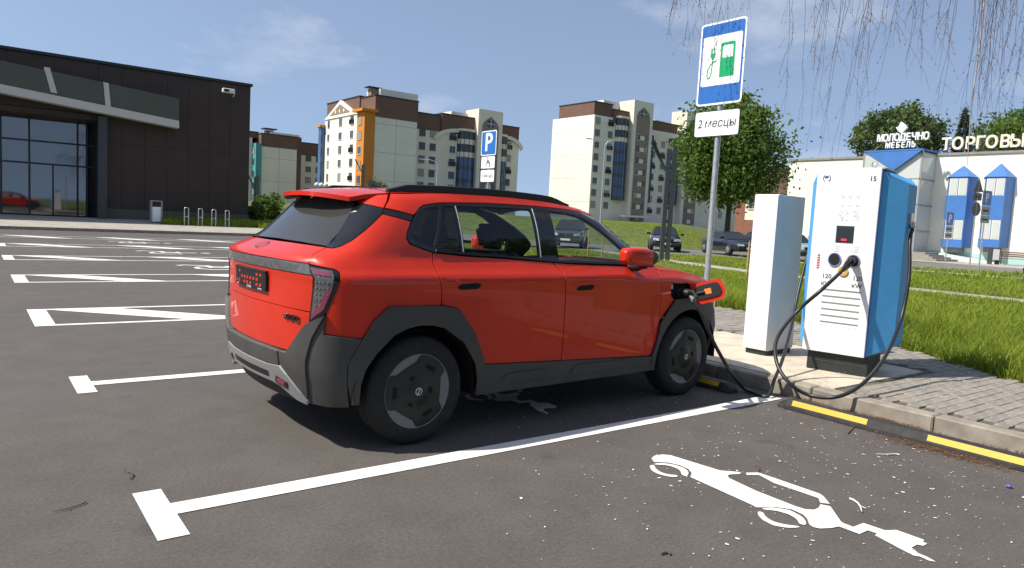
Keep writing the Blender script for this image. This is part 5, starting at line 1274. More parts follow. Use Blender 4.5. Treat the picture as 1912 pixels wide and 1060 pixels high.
# ---- cream shop on the right
XT = 60.0
t = onX((1475, 303), XT); yL = float(t[1]); zT = 8.5
tr = tag(empty('cream_shop_building', (XT, yL, .1)), 'cream two storey shop with blue bay windows, glazed blue entrance and roof lettering', 'building')
def TY(px, py=330, X=XT): return float(onX((px, py), X)[1])-yL
def TZ(px, py, X=XT): return float(onX((px, py), X)[2])-.1
zt_ = TZ(1550, 298)
wallbox('wall', tr, (0, -52, -.3), (22, 0, zt_), 'shop_wall')
b = MB(); b.box((-.12, -52.1, zt_), (22, .12, zt_+.18)); b.build('parapet', K['step'], tr)
b = MB(); b.box((-.03, -52, -.3), (.0, 0, .75)); b.build('plinth', mat('pale_turquoise_plinth', (.42, .60, .58), .8), tr)
def bay(px0, px1, ptop):
    y0, y1 = TY(px0, 400), TY(px1, 400); ym_ = (y0+y1)/2; w = abs(y1-y0); d = 1.0
    F_ = [(0, ym_+w*.56), (-d, ym_+w*.30), (-d, ym_-w*.42), (0, ym_-w*.56)]
    zb_, za = TZ((px0+px1)/2, 462), TZ((px0+px1)/2, 332)
    b = MB(); b.prism(F_, zb_, za, 'z'); o = b.build('bay_window', K['shop_blue'], tr, fix=True)
    zt2_ = TZ((px0+px1)/2, ptop)
    R_ = [(-.0, ym_+w*.60), (-d-.12, ym_+w*.34), (-d-.12, ym_-w*.46), (0, ym_-w*.60)]
    b = MB(); vs = [(p[0], p[1], za) for p in R_]+[(-.05, ym_, zt2_)]; b.add(vs, [(0, 1, 4), (1, 2, 4), (2, 3, 4), (3, 0, 4), (3, 2, 1, 0)]); b.build('bay_roof', K['shop_blue'], o)
    for q0, q1 in ((TZ(px0, 366), TZ(px0, 334)), (TZ(px0, 446), TZ(px0, 411))):
        for (A, B) in ((F_[0], F_[1]), (F_[1], F_[2])):
            for k0, k1 in (((.06, .94),) if A is F_[0] else ((.05, .48), (.52, .95))):
                a_, b_ = Vector(A).lerp(Vector(B), k0), Vector(A).lerp(Vector(B), k1); nrm_ = Vector((-(B[1]-A[1]), B[0]-A[0])).normalized()
                nrm_ = nrm_ if nrm_.x < 0 else -nrm_
                for dd, ins, mm, nme in ((.02, 0, K['win_white'], 'window_frame'), (.035, .08, K['shop_pane'], 'pane')):
                    e_ = (b_-a_).normalized()*ins; m0, m1 = a_+e_+nrm_*dd, b_-e_+nrm_*dd
                    b = MB(); b.add([(m0.x, m0.y, q0+ins), (m1.x, m1.y, q0+ins), (m1.x, m1.y, q1-ins), (m0.x, m0.y, q1-ins)], [(0, 1, 2, 3)]); b.build(nme, mm, o)
    b = MB(); b.prism([(p[0]*.6, ym_+(p[1]-ym_)*.6) for p in F_], zb_-.4, zb_, 'z'); b.build('bay_foot', K['step'], o)
K['shop_pane'] = mat('bay_window_glass', (.52, .55, .52), .1, spec=.8)
bay(1766, 1816, 309); bay(1834, 1886, 305)
# entrance: glazed prism under a blue sloping face
e0, e1 = TY(1632, 400), TY(1738, 400); dE = 2.6; zE = TZ(1680, 281, XT-dE); em = (e0+e1)/2
b = MB(); b.add([(-dE, e0, zE), (-dE, e1, zE), (0, e1, zE), (0, e0, zE)], [(0, 1, 2, 3)]); b.box((-dE-.05, e1-.05, zE-.02), (.2, e0+.05, zE+.10)); b.build('entrance_roof', K['shop_blue'], tr)
lowp = (-dE, TY(1688, 400), TZ(1685, 318, XT-dE))
b = MB(); b.add([(-dE-.03, e0, zE), (-dE-.03, e1, zE), (-dE-.03, lowp[1], lowp[2])], [(0, 1, 2)]); b.add([(-dE, e0, zE), (-dE, e1, zE), (-dE+.2, lowp[1], lowp[2])], [(0, 2, 1)]); b.build('entrance_pediment', K['shop_blue'], tr)
b = MB(); b.add([(-dE, e1, zE), (-dE, lowp[1], lowp[2]), (-dE-.28, lowp[1], lowp[2]-.1), (-dE-.28, e1, zE-.1)], [(0, 1, 2, 3)]); b.build('pediment_edge', K['sign_blue'], tr)
for (ya, yb) in ((e0, em), (em, e1)):
    for k in range(4):
        z0q, z1q = .2+k*(zE-.4)/4, .2+(k+1)*(zE-.4)/4
        b = MB(); b.box((-dE+.02, min(ya, yb)+.05, z0q+.05), (-dE+.05, max(ya, yb)-.05, z1q-.05)); b.build('pane', K['shop_pane'], tr)
for k in range(4):
    z0q, z1q = .2+k*(zE-.4)/4, .2+(k+1)*(zE-.4)/4
    b = MB(); b.box((-dE+.1, e1+.02, z0q+.05), (-.1, e1+.05, z1q-.05)); b.build('pane', K['shop_pane'], tr)
b = MB()
for y in (e0, em, e1): b.box((-dE, y-.07, 0), (-dE+.1, y+.07, zE))
for k in range(5): z = .2+k*(zE-.4)/4; b.box((-dE+.005, e1, z-.05), (-dE+.09, e0, z+.05)); b.box((-dE, e1-.02, z-.05), (0, e1+.06, z+.05))
b.build('entrance_frame', K['sign_grey'], tr)
b = MB(); b.box((-dE-.02, e1+.1, .1), (-dE+.03, e1+1.6, 2.6)); b.build('entrance_door', K['attic_brown'], tr)
for k in range(5):
    b = MB(); b.box((-dE-3.2+.55*k, e1-3.4+.5*k, -.25), (-.05, e0+.5, .03+.14*k)); b.build('step', K['step'], tr)
b = MB(); b.add([(-1.5, e1-1.5, .6), (-.3, e1-1.5, .6), (-.3, e1-6.5, -.05), (-1.5, e1-6.5, -.05)], [(0, 1, 2, 3)]); b.add([(-1.5, e1-1.5, .6), (-1.5, e1-6.5, -.05), (-1.5, e1-1.5, -.3)], [(0, 1, 2)]); b.build('ramp', mat('pale_ramp', (.55, .62, .58), .8), tr)
# roof letters
px_ = 1757; xs_ = [1757, 1776, 1801, 1821, 1838, 1865, 1886, 1918, 1945]
zL = zt_+.30
for chn, a in zip('ТОРГОВЫЙ', (1766, 1787, 1810, 1829, 1850, 1875, 1898, 1926)):
    y = TY(a, 285, XT+.3); s_ = 1.28
    M_ = frame((.3, y, zL+.58), (0, -1, 0), (0, 0, 1))
    text('roof_letter', chn, s_, M_, K['letter'], tr, extrude=.10, offset=.028, sx=.92)
    b = MB(); b.box((.55, y-.03, zT-.6), (.6, y+.03, zL+.9)); b.build('letter_bracket', K['letter_back'], tr)
b = MB(); b.box((.42, TY(1757, 285)-9, zL-.12), (.5, TY(1757, 285), zL-.02)); b.build('letter_rail', K['letter_back'], tr)
for body_, px0, py0, s_, sx_ in (('МОЛОДЕЧНО', 1686, 256.5, .80, 1.0), ('МЕБЕЛЬ', 1682, 271.0, .62, 1.0)):
    y = TY(px0, py0, XT-2.4); z = TZ(px0, py0, XT-2.4)
    for i, chn in enumerate(body_):
        n_ = len(body_); stp = (.445 if n_ > 7 else .40)
        text('sign_letter', chn, s_, frame((-2.4, y-(i-(n_-1)/2)*stp, z+.0), (0, -1, 0), (0, 0, 1)), K['letter_white'], tr, extrude=.10, offset=.012, sx=sx_*.78)
y = TY(1685, 238, XT-2.3); z = TZ(1685, 238, XT-2.3)
b = MB(); b.prism([(y-.40, z-.04), (y-.0, z-.46), (y+.20, z-.30), (y+.45, z+.02), (y+.25, z+.08), (y+.09, z+.46), (y-.30, z+.16)], -2.45, -2.2, 'x'); b.build('sign_emblem', K['letter_white'], tr, fix=True)
b = MB(); b.tube([(-2.2, e0-.4, zE), (-2.2, y, z)], .04, 6); b.tube([(-2.2, e1+.4, zE), (-2.2, y, z)], .04, 6); b.build('sign_truss', K['stair_brown'], tr)
# brick house between tree and shop
hp = atd((1452, 352), 105.0); hs_ = tag(empty('brick_house', (float(hp[0]), float(hp[1]), 2.4)), 'small brick house with steep dark roof glimpsed between the round tree and the cream shop', 'house')
wallbox('wall', hs_, (-3.4, -4.5, -3), (5, 4.5, 5.2), 'brick_house'); 
b = MB(); b.prism([(-5.0, 4.8), (0, 8.9), (5.0, 4.8)], -3.7, 5.3, 'x'); b.build('roof', K['attic_brown'], hs_, fix=True)
b = MB(); b.box((-3.45, -2.6, 1.0), (-3.39, 2.8, 5.8)); b.build('pale_gable', K['render_cream'], hs_)
for y in (-1.5, 1.5): put_win('n', hs_, -3.46, y, 2.6, 'x')
# ================================================================== STREET: parked cars, lamps, signs, bench
def parked_car(loc, head, paint, label, name='parked_car', L=4.7, Wd=1.80, H=1.43, wagon=False, hood=.95, grille=True, round_=False):
    t = empty(name, loc, head); hw = Wd/2
    st = [(-L/2, .62, .55, .80), (-L/2+.08, .80, .40, .90), (-L/2+.5, .93, .28, hood+.02), (-L/2+1.1, .98, .24, hood+.02), (0, 1, .22, hood), (L/2-1.5, 1, .22, hood-.02), (L/2-.9, .98, .24, hood-.07), (L/2-.35, .93, .28, hood-.16), (L/2-.06, .82, .36, hood-.26), (L/2, .70, .48, hood-.36)]
    rows = []
    for x, k, zb_, zt2 in st:
        w = hw*k; zm = zb_+(zt2-zb_)*.62
        half = [(0, zb_), (w*.8, zb_), (w*.96, zb_+.10), (w, zm), (w*.975, zt2-.10), (w*.90, zt2-.02), (w*.5, zt2+.015), (0, zt2+.025)]
        rows.append([(x, p[0], p[1]) for p in half]+[(x, -p[0], p[1]) for p in half[-2:0:-1]])
    b = MB(); b.grid(rows, close=True); b.add(rows[0], [tuple(range(len(rows[0])))]); b.add(rows[-1], [tuple(range(len(rows[0])-1, -1, -1))]); b.build('body', paint, t, fix=True)
    xr0, xr1, xf0, xf1 = (-L/2+.25, -L/2+.55, .25, .98) if wagon else (-L/2+.75, -L/2+1.35, .15, .98)
    zb_ = hood-.03; base = [(xr0, hw*.86), (xf1, hw*.86)]; top = [(xr1, hw*.66), (xf0, hw*.66)]
    q = lambda p, s, z: (p[0], p[1]*s, z)
    B = [q(base[0], 1, zb_), q(base[1], 1, zb_), q(base[1], -1, zb_), q(base[0], -1, zb_)]; T = [q(top[0], 1, H-.04), q(top[1], 1, H-.04), q(top[1], -1, H-.04), q(top[0], -1, H-.04)]
    b = MB(); b.add(B+T, [(0, 1, 5, 4), (1, 2, 6, 5), (2, 3, 7, 6), (3, 0, 4, 7), (4, 5, 6, 7)]); g = b.build('cabin', paint, t, bevel=.03, fix=True)
    def pane(a, b_, c_, d_, ins, nm):
        P = [Vector(p) for p in (a, b_, c_, d_)]; c = sum(P, Vector())/4; n = (P[1]-P[0]).cross(P[3]-P[0]).normalized(); mid = Vector((0, 0, .9))
        if n.dot(c-mid) < 0: n = -n
        b = MB(); b.add([p+(c-p)*ins+n*.012 for p in P], [(0, 1, 2, 3)]); b.build(nm, K['car_glass'], t)
    pane(B[1], B[2], T[2], T[1], .10, 'windscreen'); pane(B[3], B[0], T[0], T[3], .12, 'rear_window')
    for s in (0, 1):
        i0, i1 = (0, 1) if s == 0 else (3, 2)
        m0 = tuple(.52*B[i1][k]+.48*B[i0][k] for k in range(3)); m1 = tuple(.55*T[i1][k]+.45*T[i0][k] for k in range(3))
        pane(B[i0], m0, m1, T[i0], .10, 'side_window'); pane(m0, B[i1], T[i1], m1, .10, 'side_window')
    R_ = [(x, y, H+.0) for x, y in ((xr1+.05, hw*.6), (xf0-.05, hw*.6), (xf0-.05, -hw*.6), (xr1+.05, -hw*.6))]
    b = MB(); b.add([(p[0], p[1], H-.05) for p in R_]+R_, [(4, 5, 6, 7), (0, 1, 5, 4), (1, 2, 6, 5), (2, 3, 7, 6), (3, 0, 4, 7)]); b.build('roof', paint, t, bevel=.02, fix=True)
    for x in (-L/2+.85, L/2-.88):
        for s in (1, -1):
            b = MB(); b.lathe([(.0, .02), (.20, .02), (.21, .0), (.30, .0), (.315, -.03), (.315, -.17), (.29, -.2), (0, -.2)], 24, 'y'); o = b.build('wheel', K['rubber'], t); o.location = (x, s*(hw-.0), .315); o.rotation_euler = (0, 0, 0 if s > 0 else math.pi)
            b = MB(); b.lathe([(0, .03), (.19, .022), (.20, .01)], 20, 'y'); b.build('rim', K['rim_silver'], o)
    xf = L/2
    for s in (1, -1):
        b = MB(); zc = hood-.27
        P = [(xf-.16, s*hw*.82, zc+.08), (xf-.03, s*hw*.48, zc+.06), (xf+.0, s*hw*.46, zc-.07), (xf-.10, s*hw*.82, zc-.06)]
        if round_: P = [(p[0]+.02, p[1]*.98, zc+(p[2]-zc)*.75-.03) for p in P]
        b.add([(p[0]+.03, p[1], p[2]) for p in P]+[(p[0]-.1, p[1], p[2]) for p in P], [(0, 1, 2, 3), (0, 1, 5, 4), (1, 2, 6, 5), (2, 3, 7, 6), (3, 0, 4, 7)]); b.build('headlight', K['headlight'], t)
        b = MB(); b.box((.72, s*(hw+.02)-.02, hood), (.86, s*(hw+.17)+.02 if s > 0 else s*(hw-.02), hood+.13)) if s > 0 else b.box((.72, -hw-.19, hood), (.86, -hw+.04, hood+.13)); b.build('door_mirror', K['black'], t, bevel=.02)
    if grille:
        b = MB(); b.box((xf-.1, -hw*.40, hood-.35), (xf+.03, hw*.40, hood-.20)); g = b.build('grille', K['black'], t, bevel=.01)
        b = MB(); b.box((xf+.028, -hw*.41, hood-.205), (xf+.036, hw*.41, hood-.19)); b.box((xf+.028, -.012, hood-.35), (xf+.036, .012, hood-.2)); b.build('grille_chrome', K['silver'], g)
    else:
        b = MB(); b.tube([(xf+.0, 0, hood-.24), (xf+.035, 0, hood-.24)], .05, 14); b.build('emblem', K['silver'], t)
    b = MB(); b.box((xf-.08, -hw*.86, .34), (xf+.04, hw*.86, .50)); b.build('bumper', K['black'], t, bevel=.03)
    b = MB(); b.box((xf+.042, -.26, .40), (xf+.052, .26, .51)); b.build('number_plate', K['sign_white'], t)
    for s in (1, -1):
        b = MB(); b.box((-L/2-.02, s*hw*.62-.14, .68), (-L/2+.06, s*hw*.62+.14, .82)); b.build('tail_light', K['lamp_red'], t)
    return tag(t, label, 'car', 'cars parked along the street')
K['car_glass'] = mat('car_window_glass', (.018, .022, .024), .05, spec=.8)
K['headlight'] = mat('headlamp_glass', (.55, .57, .58), .12, metal=.5)
K['paint_green'] = mat('dark_green_car_paint', (.010, .016, .014), .2, coat=1); K['paint_blue'] = mat('dark_blue_car_paint', (.016, .018, .030), .22, coat=1)
K['paint_black'] = mat('black_car_paint', (.012, .012, .013), .2, coat=1); K['paint_pale'] = mat('pale_green_car_paint', (.30, .36, .34), .35, coat=.6)
zs_ = .13
def gr(px): p = gz(px, zs_); return (float(p[0]), float(p[1]), zs_)
p = gr((1243, 469)); parked_car((p[0]+1.3, p[1]+1.3, zs_), R(224), K['paint_green'], 'dark green sedan with chrome grille facing the lamp post')
p = gr((1362, 477)); parked_car((p[0]+1.6, p[1]+1.2, zs_), R(246), K['paint_blue'], 'dark blue rounded coupe parked behind the charging sign post', L=4.5, H=1.36, hood=.93, grille=False, round_=True)
p = gr((1408, 470)); parked_car((p[0]+2.6, p[1]+1.4, zs_), R(240), K['paint_blue'], 'dark car between the coupe and the white cabinet', L=4.2, H=1.42)
p = gr((1505, 488)); parked_car((p[0]+1.0, p[1]+1.6, zs_), R(240), K['paint_pale'], 'pale green car glimpsed between white cabinet and charger', L=4.4, wagon=True)
p = gr((1068, 462)); parked_car((p[0]+.6, p[1]+.9, zs_), R(222), K['paint_black'], 'black hatchback seen through the red car front window', L=4.3, H=1.55, wagon=True, hood=1.0)

# ---- lamps
def twin_lamp(loc, h, rz, label, arm=1.5):
    t = empty('street_lamp', loc, rz)
    for y, dz in ((-.12, .0), (.12, .15)):
        b = MB(); b.box((-.08, y-.085, 0), (.08, y+.085, h-dz)); b.build('post', K['anthracite'], t)
    for z in np.arange(.5, h-.5, .55):
        b = MB(); b.box((-.03, -.075, z), (.03, .075, z+.10)); b.build('spacer', K['anthracite'], t)
    b = MB(); b.tube([(0, .12, h-1.15), (0, .12+arm*.42, h-1.15+arm*.72)], .06, 8); b.build('arm', K['anthracite'], t)
    b = MB(); Mx = Matrix.Translation((0, .12+arm*.38, h-1.15+arm*.66)) @ Matrix.Rotation(R(60), 4, 'X'); b.box((-.10, -.42, -.05), (.10, .30, .07), 0, Mx); b.build('lamp_head', K['black'], t)
    return tag(t, label, 'street lamp', 'dark twin post street lamps')
p = gz((1240, 487), .1); hgt = float(onX((1250, 272), p[0])[2])
twin_lamp((float(p[0]), float(p[1]), .1), hgt-.1, R(52), 'dark twin post street lamp standing before the dark green sedan')
for px_, dep, top, lb in ((478, 62, 327, 'dark twin post street lamp beside the end of the dark shop'), (676, 88, 305, 'dark twin post street lamp in front of the orange bay')):
    a = atd((px_, 380), dep); z = float(atd((px_, top), dep)[2]); twin_lamp((float(a[0]), float(a[1]), .3), z-.3, R(52), lb, 2.0)
def thin_lamp(px_, dep, top, label, double=False):
    a = atd((px_, 380), dep); zt3 = float(atd((px_, top), dep)[2]); z0q = terrain(float(a[0]), float(a[1])); t = empty('lamp_mast', (float(a[0]), float(a[1]), z0q), R(52)); h = zt3-z0q
    b = MB(); b.tube([(0, 0, -.2), (0, 0, h*.5), (0, 0, h-.6)], [.12, .09, .07], 8); b.build('mast', K['galv'], t)
    for s in ((1, -1) if double else (1,)):
        b = MB(); b.tube([(0, 0, h-.7), (0, s*.4, h-.15), (0, s*1.1, h+.05), (0, s*2.0, h+.05)], .05, 6); b.build('bracket', K['galv'], t)
        b = MB(); b.box((-.15, s*2.0-.1 if s > 0 else -2.7, h), (.15, 2.7 if s > 0 else -1.9, h+.14)); b.build('lantern', K['sign_grey'], t, bevel=.03)
    return tag(t, label, 'street lamp', 'thin steel lamp masts')
thin_lamp(1123, 100, 262, 'thin steel lamp mast with two brackets before the cream block', True)
thin_lamp(814, 105, 300, 'thin steel lamp mast before the long wing of the orange bay block')
# globes
a = atd((600, 345), 70); t = empty('globe_lamp', (float(a[0]), float(a[1]), terrain(float(a[0]), float(a[1]))), R(52)); z = float(a[2])-t.location.z
b = MB(); b.tube([(0, 0, 0), (0, 0, z-.3)], .05, 8); b.tube([(0, -.45, z-.25), (0, 0, z-.35), (0, .45, z-.25)], .03, 6); b.build('post', K['anthracite'], t)
for s in (-.45, 0, .45):
    b = MB(); b.lathe([(.001, -.22)]+[(.22*math.cos(R(a_)), .22*math.sin(R(a_))) for a_ in range(-80, 81, 20)]+[(.001, .22)], 16, c=(0, s, z)); b.build('globe', K['white'], t)
tag(t, 'lamp with three white glass globes beyond the red car roof', 'street lamp')

# ---- parking sign beyond the red car
dp_ = 20.3; a = atd((913, 267), dp_); XS = float(a[0])
ps = tag(empty('parking_sign', (XS, float(a[1]), .1)), 'blue parking sign with wheelchair and place count plates on a steel post', 'sign')
def pz(py): return float(onX((912, py), XS)[2])-.1
z1 = (pz(245)+pz(289))/2; h1_ = pz(244)-pz(290)
board('sign_board', (0, z1), .74, h1_, K['sign_white'], ps, .006, 0, .06); board('blue_field', (0, z1), .68, h1_*.92, K['sign_blue'], ps, .003, -.006, .05)
text('sign_letter', 'P', h1_*1.02, frame((-.0125, -.0, z1+.0), (0, -1, 0), (0, 0, 1)), K['sign_white'], ps, extrude=.001, offset=.012, sx=1.05)
z2 = (pz(292)+pz(314))/2; h2_ = pz(292)-pz(314); board('plate_board', (0, z2), .66, h2_, K['sign_white'], ps, .006, 0, .04)
P = ring(.02, -.05, .07, .09, -60, 240, 18)
b = MB()
for i, pl_ in enumerate(P+stroke([(-.02, .09), (-.02, -.01), (.07, -.01), (.12, -.12)], .025)+stroke([(-.02, .05), (.06, .05)], .018)+ring(-.02, .13, 0, .022, 0, 360, 12)): b.add([(-.008-.0004*(i % 5), -p_[0], z2+p_[1]*1.0) for p_ in pl_], [(0, 1, 2, 3)])
b.build('wheelchair_pictogram', K['print'], ps)
z3 = (pz(317)+pz(339))/2; board('plate_board', (0, z3), .66, pz(317)-pz(339), K['sign_white'], ps, .006, 0, .04)
text('plate_lettering', '5 месцаў', .145, frame((-.0075, 0, z3), (0, -1, 0), (0, 0, 1)), K['print'], ps, extrude=.0008, sx=.85)
b = MB(); b.tube([(.04, 0, -.1), (.04, 0, z1+h1_*.4)], .03, 12); b.build('sign_post', K['galv'], ps)
# ---- signs by the shop, seen from behind or aslant
def sign_post(px_b, dep, boards, label, h_top, tilt=0.0, name='road_sign'):
    a = atd(px_b, dep); g = terrain(float(a[0]), float(a[1])); t = empty(name, (float(a[0]), float(a[1]), g), tilt)
    top = 0
    for (kind, py0, py1, w, m_) in boards:
        z0q = float(onX((px_b[0]+(px_b[1]-py0)*.075, py0), float(a[0]))[2])-g; z1q = float(onX((px_b[0]+(px_b[1]-py1)*.075, py1), float(a[0]))[2])-g; top = max(top, z0q)
        zc_, hh_ = (z0q+z1q)/2, z0q-z1q
        if kind == 'tri': pl_ = [(-w/2, z1q), (w/2, z1q), (0, z0q)]
        elif kind == 'disc': pl_ = arc(0, zc_, hh_/2, 0, 345, 22)
        else: pl_ = roundp([(-w/2, z1q), (w/2, z1q), (w/2, z0q), (-w/2, z0q)], .05)
        b = MB(); b.prism(pl_, -.03, -.022, 'x'); o = b.build('sign_board', K[m_], t, fix=True)
        if kind == 'P': text('sign_letter', 'P', hh_*.8, frame((-.033, 0, zc_), (0, -1, 0), (0, 0, 1)), K['sign_white'], o, extrude=.001, offset=.008)
        if kind == 'plate': b = MB(); b.box((-.034, -w*.3, zc_-hh_*.12), (-.031, w*.3, zc_+hh_*.12)); b.build('pictogram', K['print'], o)
    b = MB(); b.tube([(0, 0, 0), (0, 0, top)], .035, 10); b.build('sign_post', K['galv'], t)
    return tag(t, label, 'sign', 'road signs before the cream shop')
sign_post((1765, 487), 46, [('P', 396, 421, .75, 'sign_blue'), ('plate', 422, 433, .75, 'sign_grey'), ('plate', 434, 444, .75, 'sign_grey')], 'blue parking sign with two grey plates in front of the bay window nearer the entrance', 0, R(80))
sign_post((1809, 508), 38, [('tri', 332, 358, .85, 'anthracite'), ('plate', 360, 374, .7, 'anthracite'), ('disc', 377, 403, .8, 'anthracite')], 'dark triangular sign over a round sign, seen from behind before the cream shop', 0, R(78))
sign_post((1826, 515), 36, [('P', 356, 383, .75, 'sign_blue'), ('plate', 385, 401, .75, 'sign_grey'), ('plate', 403, 416, .75, 'sign_grey')], 'blue parking sign with two grey plates beside the dark triangular sign', 0, R(80))
# ---- bench and bin before the shop
a = gz((1893, 495), .14); t = empty('park_bench', (float(a[0]), float(a[1]), .14), R(-90))
for i in range(4): b = MB(); b.box((-1.1, -.25+.13*i, .44), (1.1, -.14+.13*i, .48)); b.build('seat_slat', K['attic_brown'], t)
for i in range(3): b = MB(); b.box((-1.1, .30+.03*i, .58+.14*i), (1.1, .33+.03*i, .68+.14*i)); b.build('back_slat', K['attic_brown'], t)
for x in (-.95, .95):
    b = MB(); b.box((x-.03, -.26, 0), (x+.03, -.18, .44)); b.build('leg', K['anthracite'], t); b = MB(); b.box((x-.03, .27, 0), (x+.03, .31, .95)); b.build('leg', K['anthracite'], t)
tag(t, 'brown slatted park bench on the plaza before the cream shop', 'bench')
a = gz((1854, 493), .14); t = empty('litter_bin', (float(a[0]), float(a[1]), .14), R(-30))
for s in (-1, 1): b = MB(); b.box((s*.3-.03, -.2, 0), (s*.3+.03, .2, 1.15)); b.build('bin_side', K['anthracite'], t)
b = MB(); b.box((-.26, -.2, .32), (.26, .2, 1.1)); b.build('bin_box', K['sign_white'], t)
tag(t, 'white litter bin on dark legs beside the bench before the cream shop', 'bin')
# wooden stakes of young trees
for px_, dep, lb in (((1395, 505), 22, 'wooden stake of a young tree beside the white cabinet'), ((1098, 470), 30, 'wooden stake in the turf seen through the red car front window'), ((1124, 472), 30, 'second wooden stake seen through the red car front window')):
    a = atd(px_, dep); b = MB(); b.tube([(0, 0, 0), (.01, .0, 1.15)], .03, 7); o = b.build('tree_stake', mat('bare_wood', (.45, .27, .13), .8, var=.1)); o.location = (float(a[0]), float(a[1]), terrain(float(a[0]), float(a[1]))-.05)
    tag(o, lb, 'stake', 'wooden tree stakes')
# ================================================================== TREES, GRASS
def leaf_mat(name, c1, c2, trans=.35, rough=.6):
    m = bpy.data.materials.new(name); m.use_nodes = True; t = m.node_tree; t.nodes.clear(); out = t.nodes.new('ShaderNodeOutputMaterial')
    at_ = t.nodes.new('ShaderNodeAttribute'); at_.attribute_name = 'tone'; r = t.nodes.new('ShaderNodeValToRGB')
    r.color_ramp.elements[0].color = (*c1, 1); r.color_ramp.elements[1].color = (*c2, 1); t.links.new(at_.outputs['Fac'], r.inputs[0])
    d = t.nodes.new('ShaderNodeBsdfPrincipled'); d.inputs['Roughness'].default_value = rough; d.inputs['Specular IOR Level'].default_value = .3; tr_ = t.nodes.new('ShaderNodeBsdfTranslucent'); mx_ = t.nodes.new('ShaderNodeMixShader'); mx_.inputs[0].default_value = trans
    t.links.new(r.outputs[0], d.inputs['Base Color']); t.links.new(r.outputs[0], tr_.inputs[0]); t.links.new(d.outputs[0], mx_.inputs[1]); t.links.new(tr_.outputs[0], mx_.inputs[2]); t.links.new(mx_.outputs[0], out.inputs[0]); return m
K['leaf'] = leaf_mat('lime_leaves', (.050, .105, .016), (.18, .27, .05), .45); K['leaf2'] = leaf_mat('far_leaves', (.05, .085, .026), (.14, .19, .06)); K['needles'] = leaf_mat('spruce_needles', (.012, .03, .014), (.05, .085, .035), .15)
K['grass'] = leaf_mat('grass_blades', (.13, .20, .016), (.36, .42, .05), .5); K['bark'] = mat('tree_bark', (.055, .042, .032), .9, var=.3, scale=6, bump=.4, bscale=30)
K['birch_twig'] = mat('birch_twig', (.075, .055, .050), .8, var=.3, scale=20); K['birch_bark'] = mat('birch_bark', (.45, .40, .37), .8, col2=(.16, .13, .12), scale=7)
K['bud'] = mat('reddish_bud', (.20, .07, .05), .8)
def np_mesh(name, V_, F_, tone, m, parent=None):
    """V_ (n,k,3) polygons of k corners each"""
    n, k, _ = V_.shape; me = bpy.data.meshes.new(name); me.vertices.add(n*k); me.vertices.foreach_set('co', V_.reshape(-1).astype(np.float32))
    me.loops.add(n*k); me.loops.foreach_set('vertex_index', np.arange(n*k, dtype=np.int32)); me.polygons.add(n); me.polygons.foreach_set('loop_start', np.arange(0, n*k, k, dtype=np.int32))
    me.update(calc_edges=True); a = me.attributes.new('tone', 'FLOAT', 'POINT'); a.data.foreach_set('value', np.repeat(tone, k).astype(np.float32)); me.materials.append(m)
    return link_mesh(name, me, parent)
def leaves(name, cen, rad, n_cl, per, size, m, parent, seed, spread=.16, low=-.75, flat_=1.0, hollow=.45):
    g = np.random.default_rng(seed); d = g.normal(size=(n_cl, 3)); d /= np.linalg.norm(d, axis=1)[:, None]; d[:, 2] = np.clip(d[:, 2], low, 1)
    rr = (hollow+(1-hollow)*g.random(n_cl)**.55)*(1+.18*np.sin(5*d[:, 0]+seed)*np.cos(4*d[:, 1]+2*seed)); C = d*rr[:, None]*np.array(rad)+np.array(cen)
    sp_ = spread*min(rad)*(.6+.8*g.random(n_cl)); P = np.repeat(C, per, 0)+g.normal(size=(n_cl*per, 3))*np.repeat(sp_, per)[:, None]*np.array([1, 1, .7])
    n = len(P); a = g.normal(size=(n, 3)); a /= np.linalg.norm(a, axis=1)[:, None]; b = np.cross(a, g.normal(size=(n, 3))); b /= np.linalg.norm(b, axis=1)[:, None]
    s = size*(.6+.8*g.random(n))[:, None]; V_ = np.stack([P+a*s, P+b*s*.55, P-a*s, P-b*s*.55], 1)
    tone = np.clip(np.repeat(g.random(n_cl), per)*.6+g.random(n)*.4, 0, 1); return np_mesh(name, V_, None, tone, m, parent)
def tree(loc, h, rad, label, seed, n_cl=150, per=70, size=.2, m='leaf', cz=.62, trunk=.28, name='tree', group=None, stems=1, low=-.75):
    t = empty(name, loc); g = random.Random(seed); cen = (0, 0, h*cz)
    for k in range(stems):
        ox = g.uniform(-.9, .9)*(1 if stems > 1 else 0)
        b = MB(); pts = [(ox, ox*.6, -.3), (ox+.05, ox*.6, h*.2), (ox*.6+g.uniform(-.2, .2), g.uniform(-.2, .2), h*.45), (g.uniform(-.3, .3), g.uniform(-.3, .3), h*.8)]; b.tube(pts, [trunk, trunk*.8, trunk*.55, trunk*.15], 9); b.build('trunk', K['bark'], t)
    for k in range(9):
        a = k*2.4+g.random(); z0 = h*(.30+.05*k); e = Vector((math.cos(a)*rad[0]*.75, math.sin(a)*rad[1]*.75, z0+h*g.uniform(.08, .22))); b = MB(); b.tube([(0, 0, z0), tuple(Vector((0, 0, z0)).lerp(e, .5)+Vector((0, 0, .3))), tuple(e)], [trunk*.4, trunk*.25, .03], 6); b.build('limb', K['bark'], t)
    leaves('crown', cen, rad, n_cl, per, size, K[m], t, seed, low=low)
    return tag(t, label, 'tree', group)
def tree_at(px_c, dep, px_w, py_top, py_bot, label, seed, **k):
    a = atd((px_c, 430), dep); x, y = float(a[0]), float(a[1]); g = terrain(x, y); zt3 = float(atd((px_c, py_top), dep)[2]); zb_ = float(atd((px_c, py_bot), dep)[2]); h = zt3-g; r = px_w*dep/FPX/2; rz_ = (zt3-zb_)/2
    return tree((x, y, g), h, (r*.92, r*.92, rz_*.96), label, seed, cz=((zt3+zb_)/2-g)/h, **k)
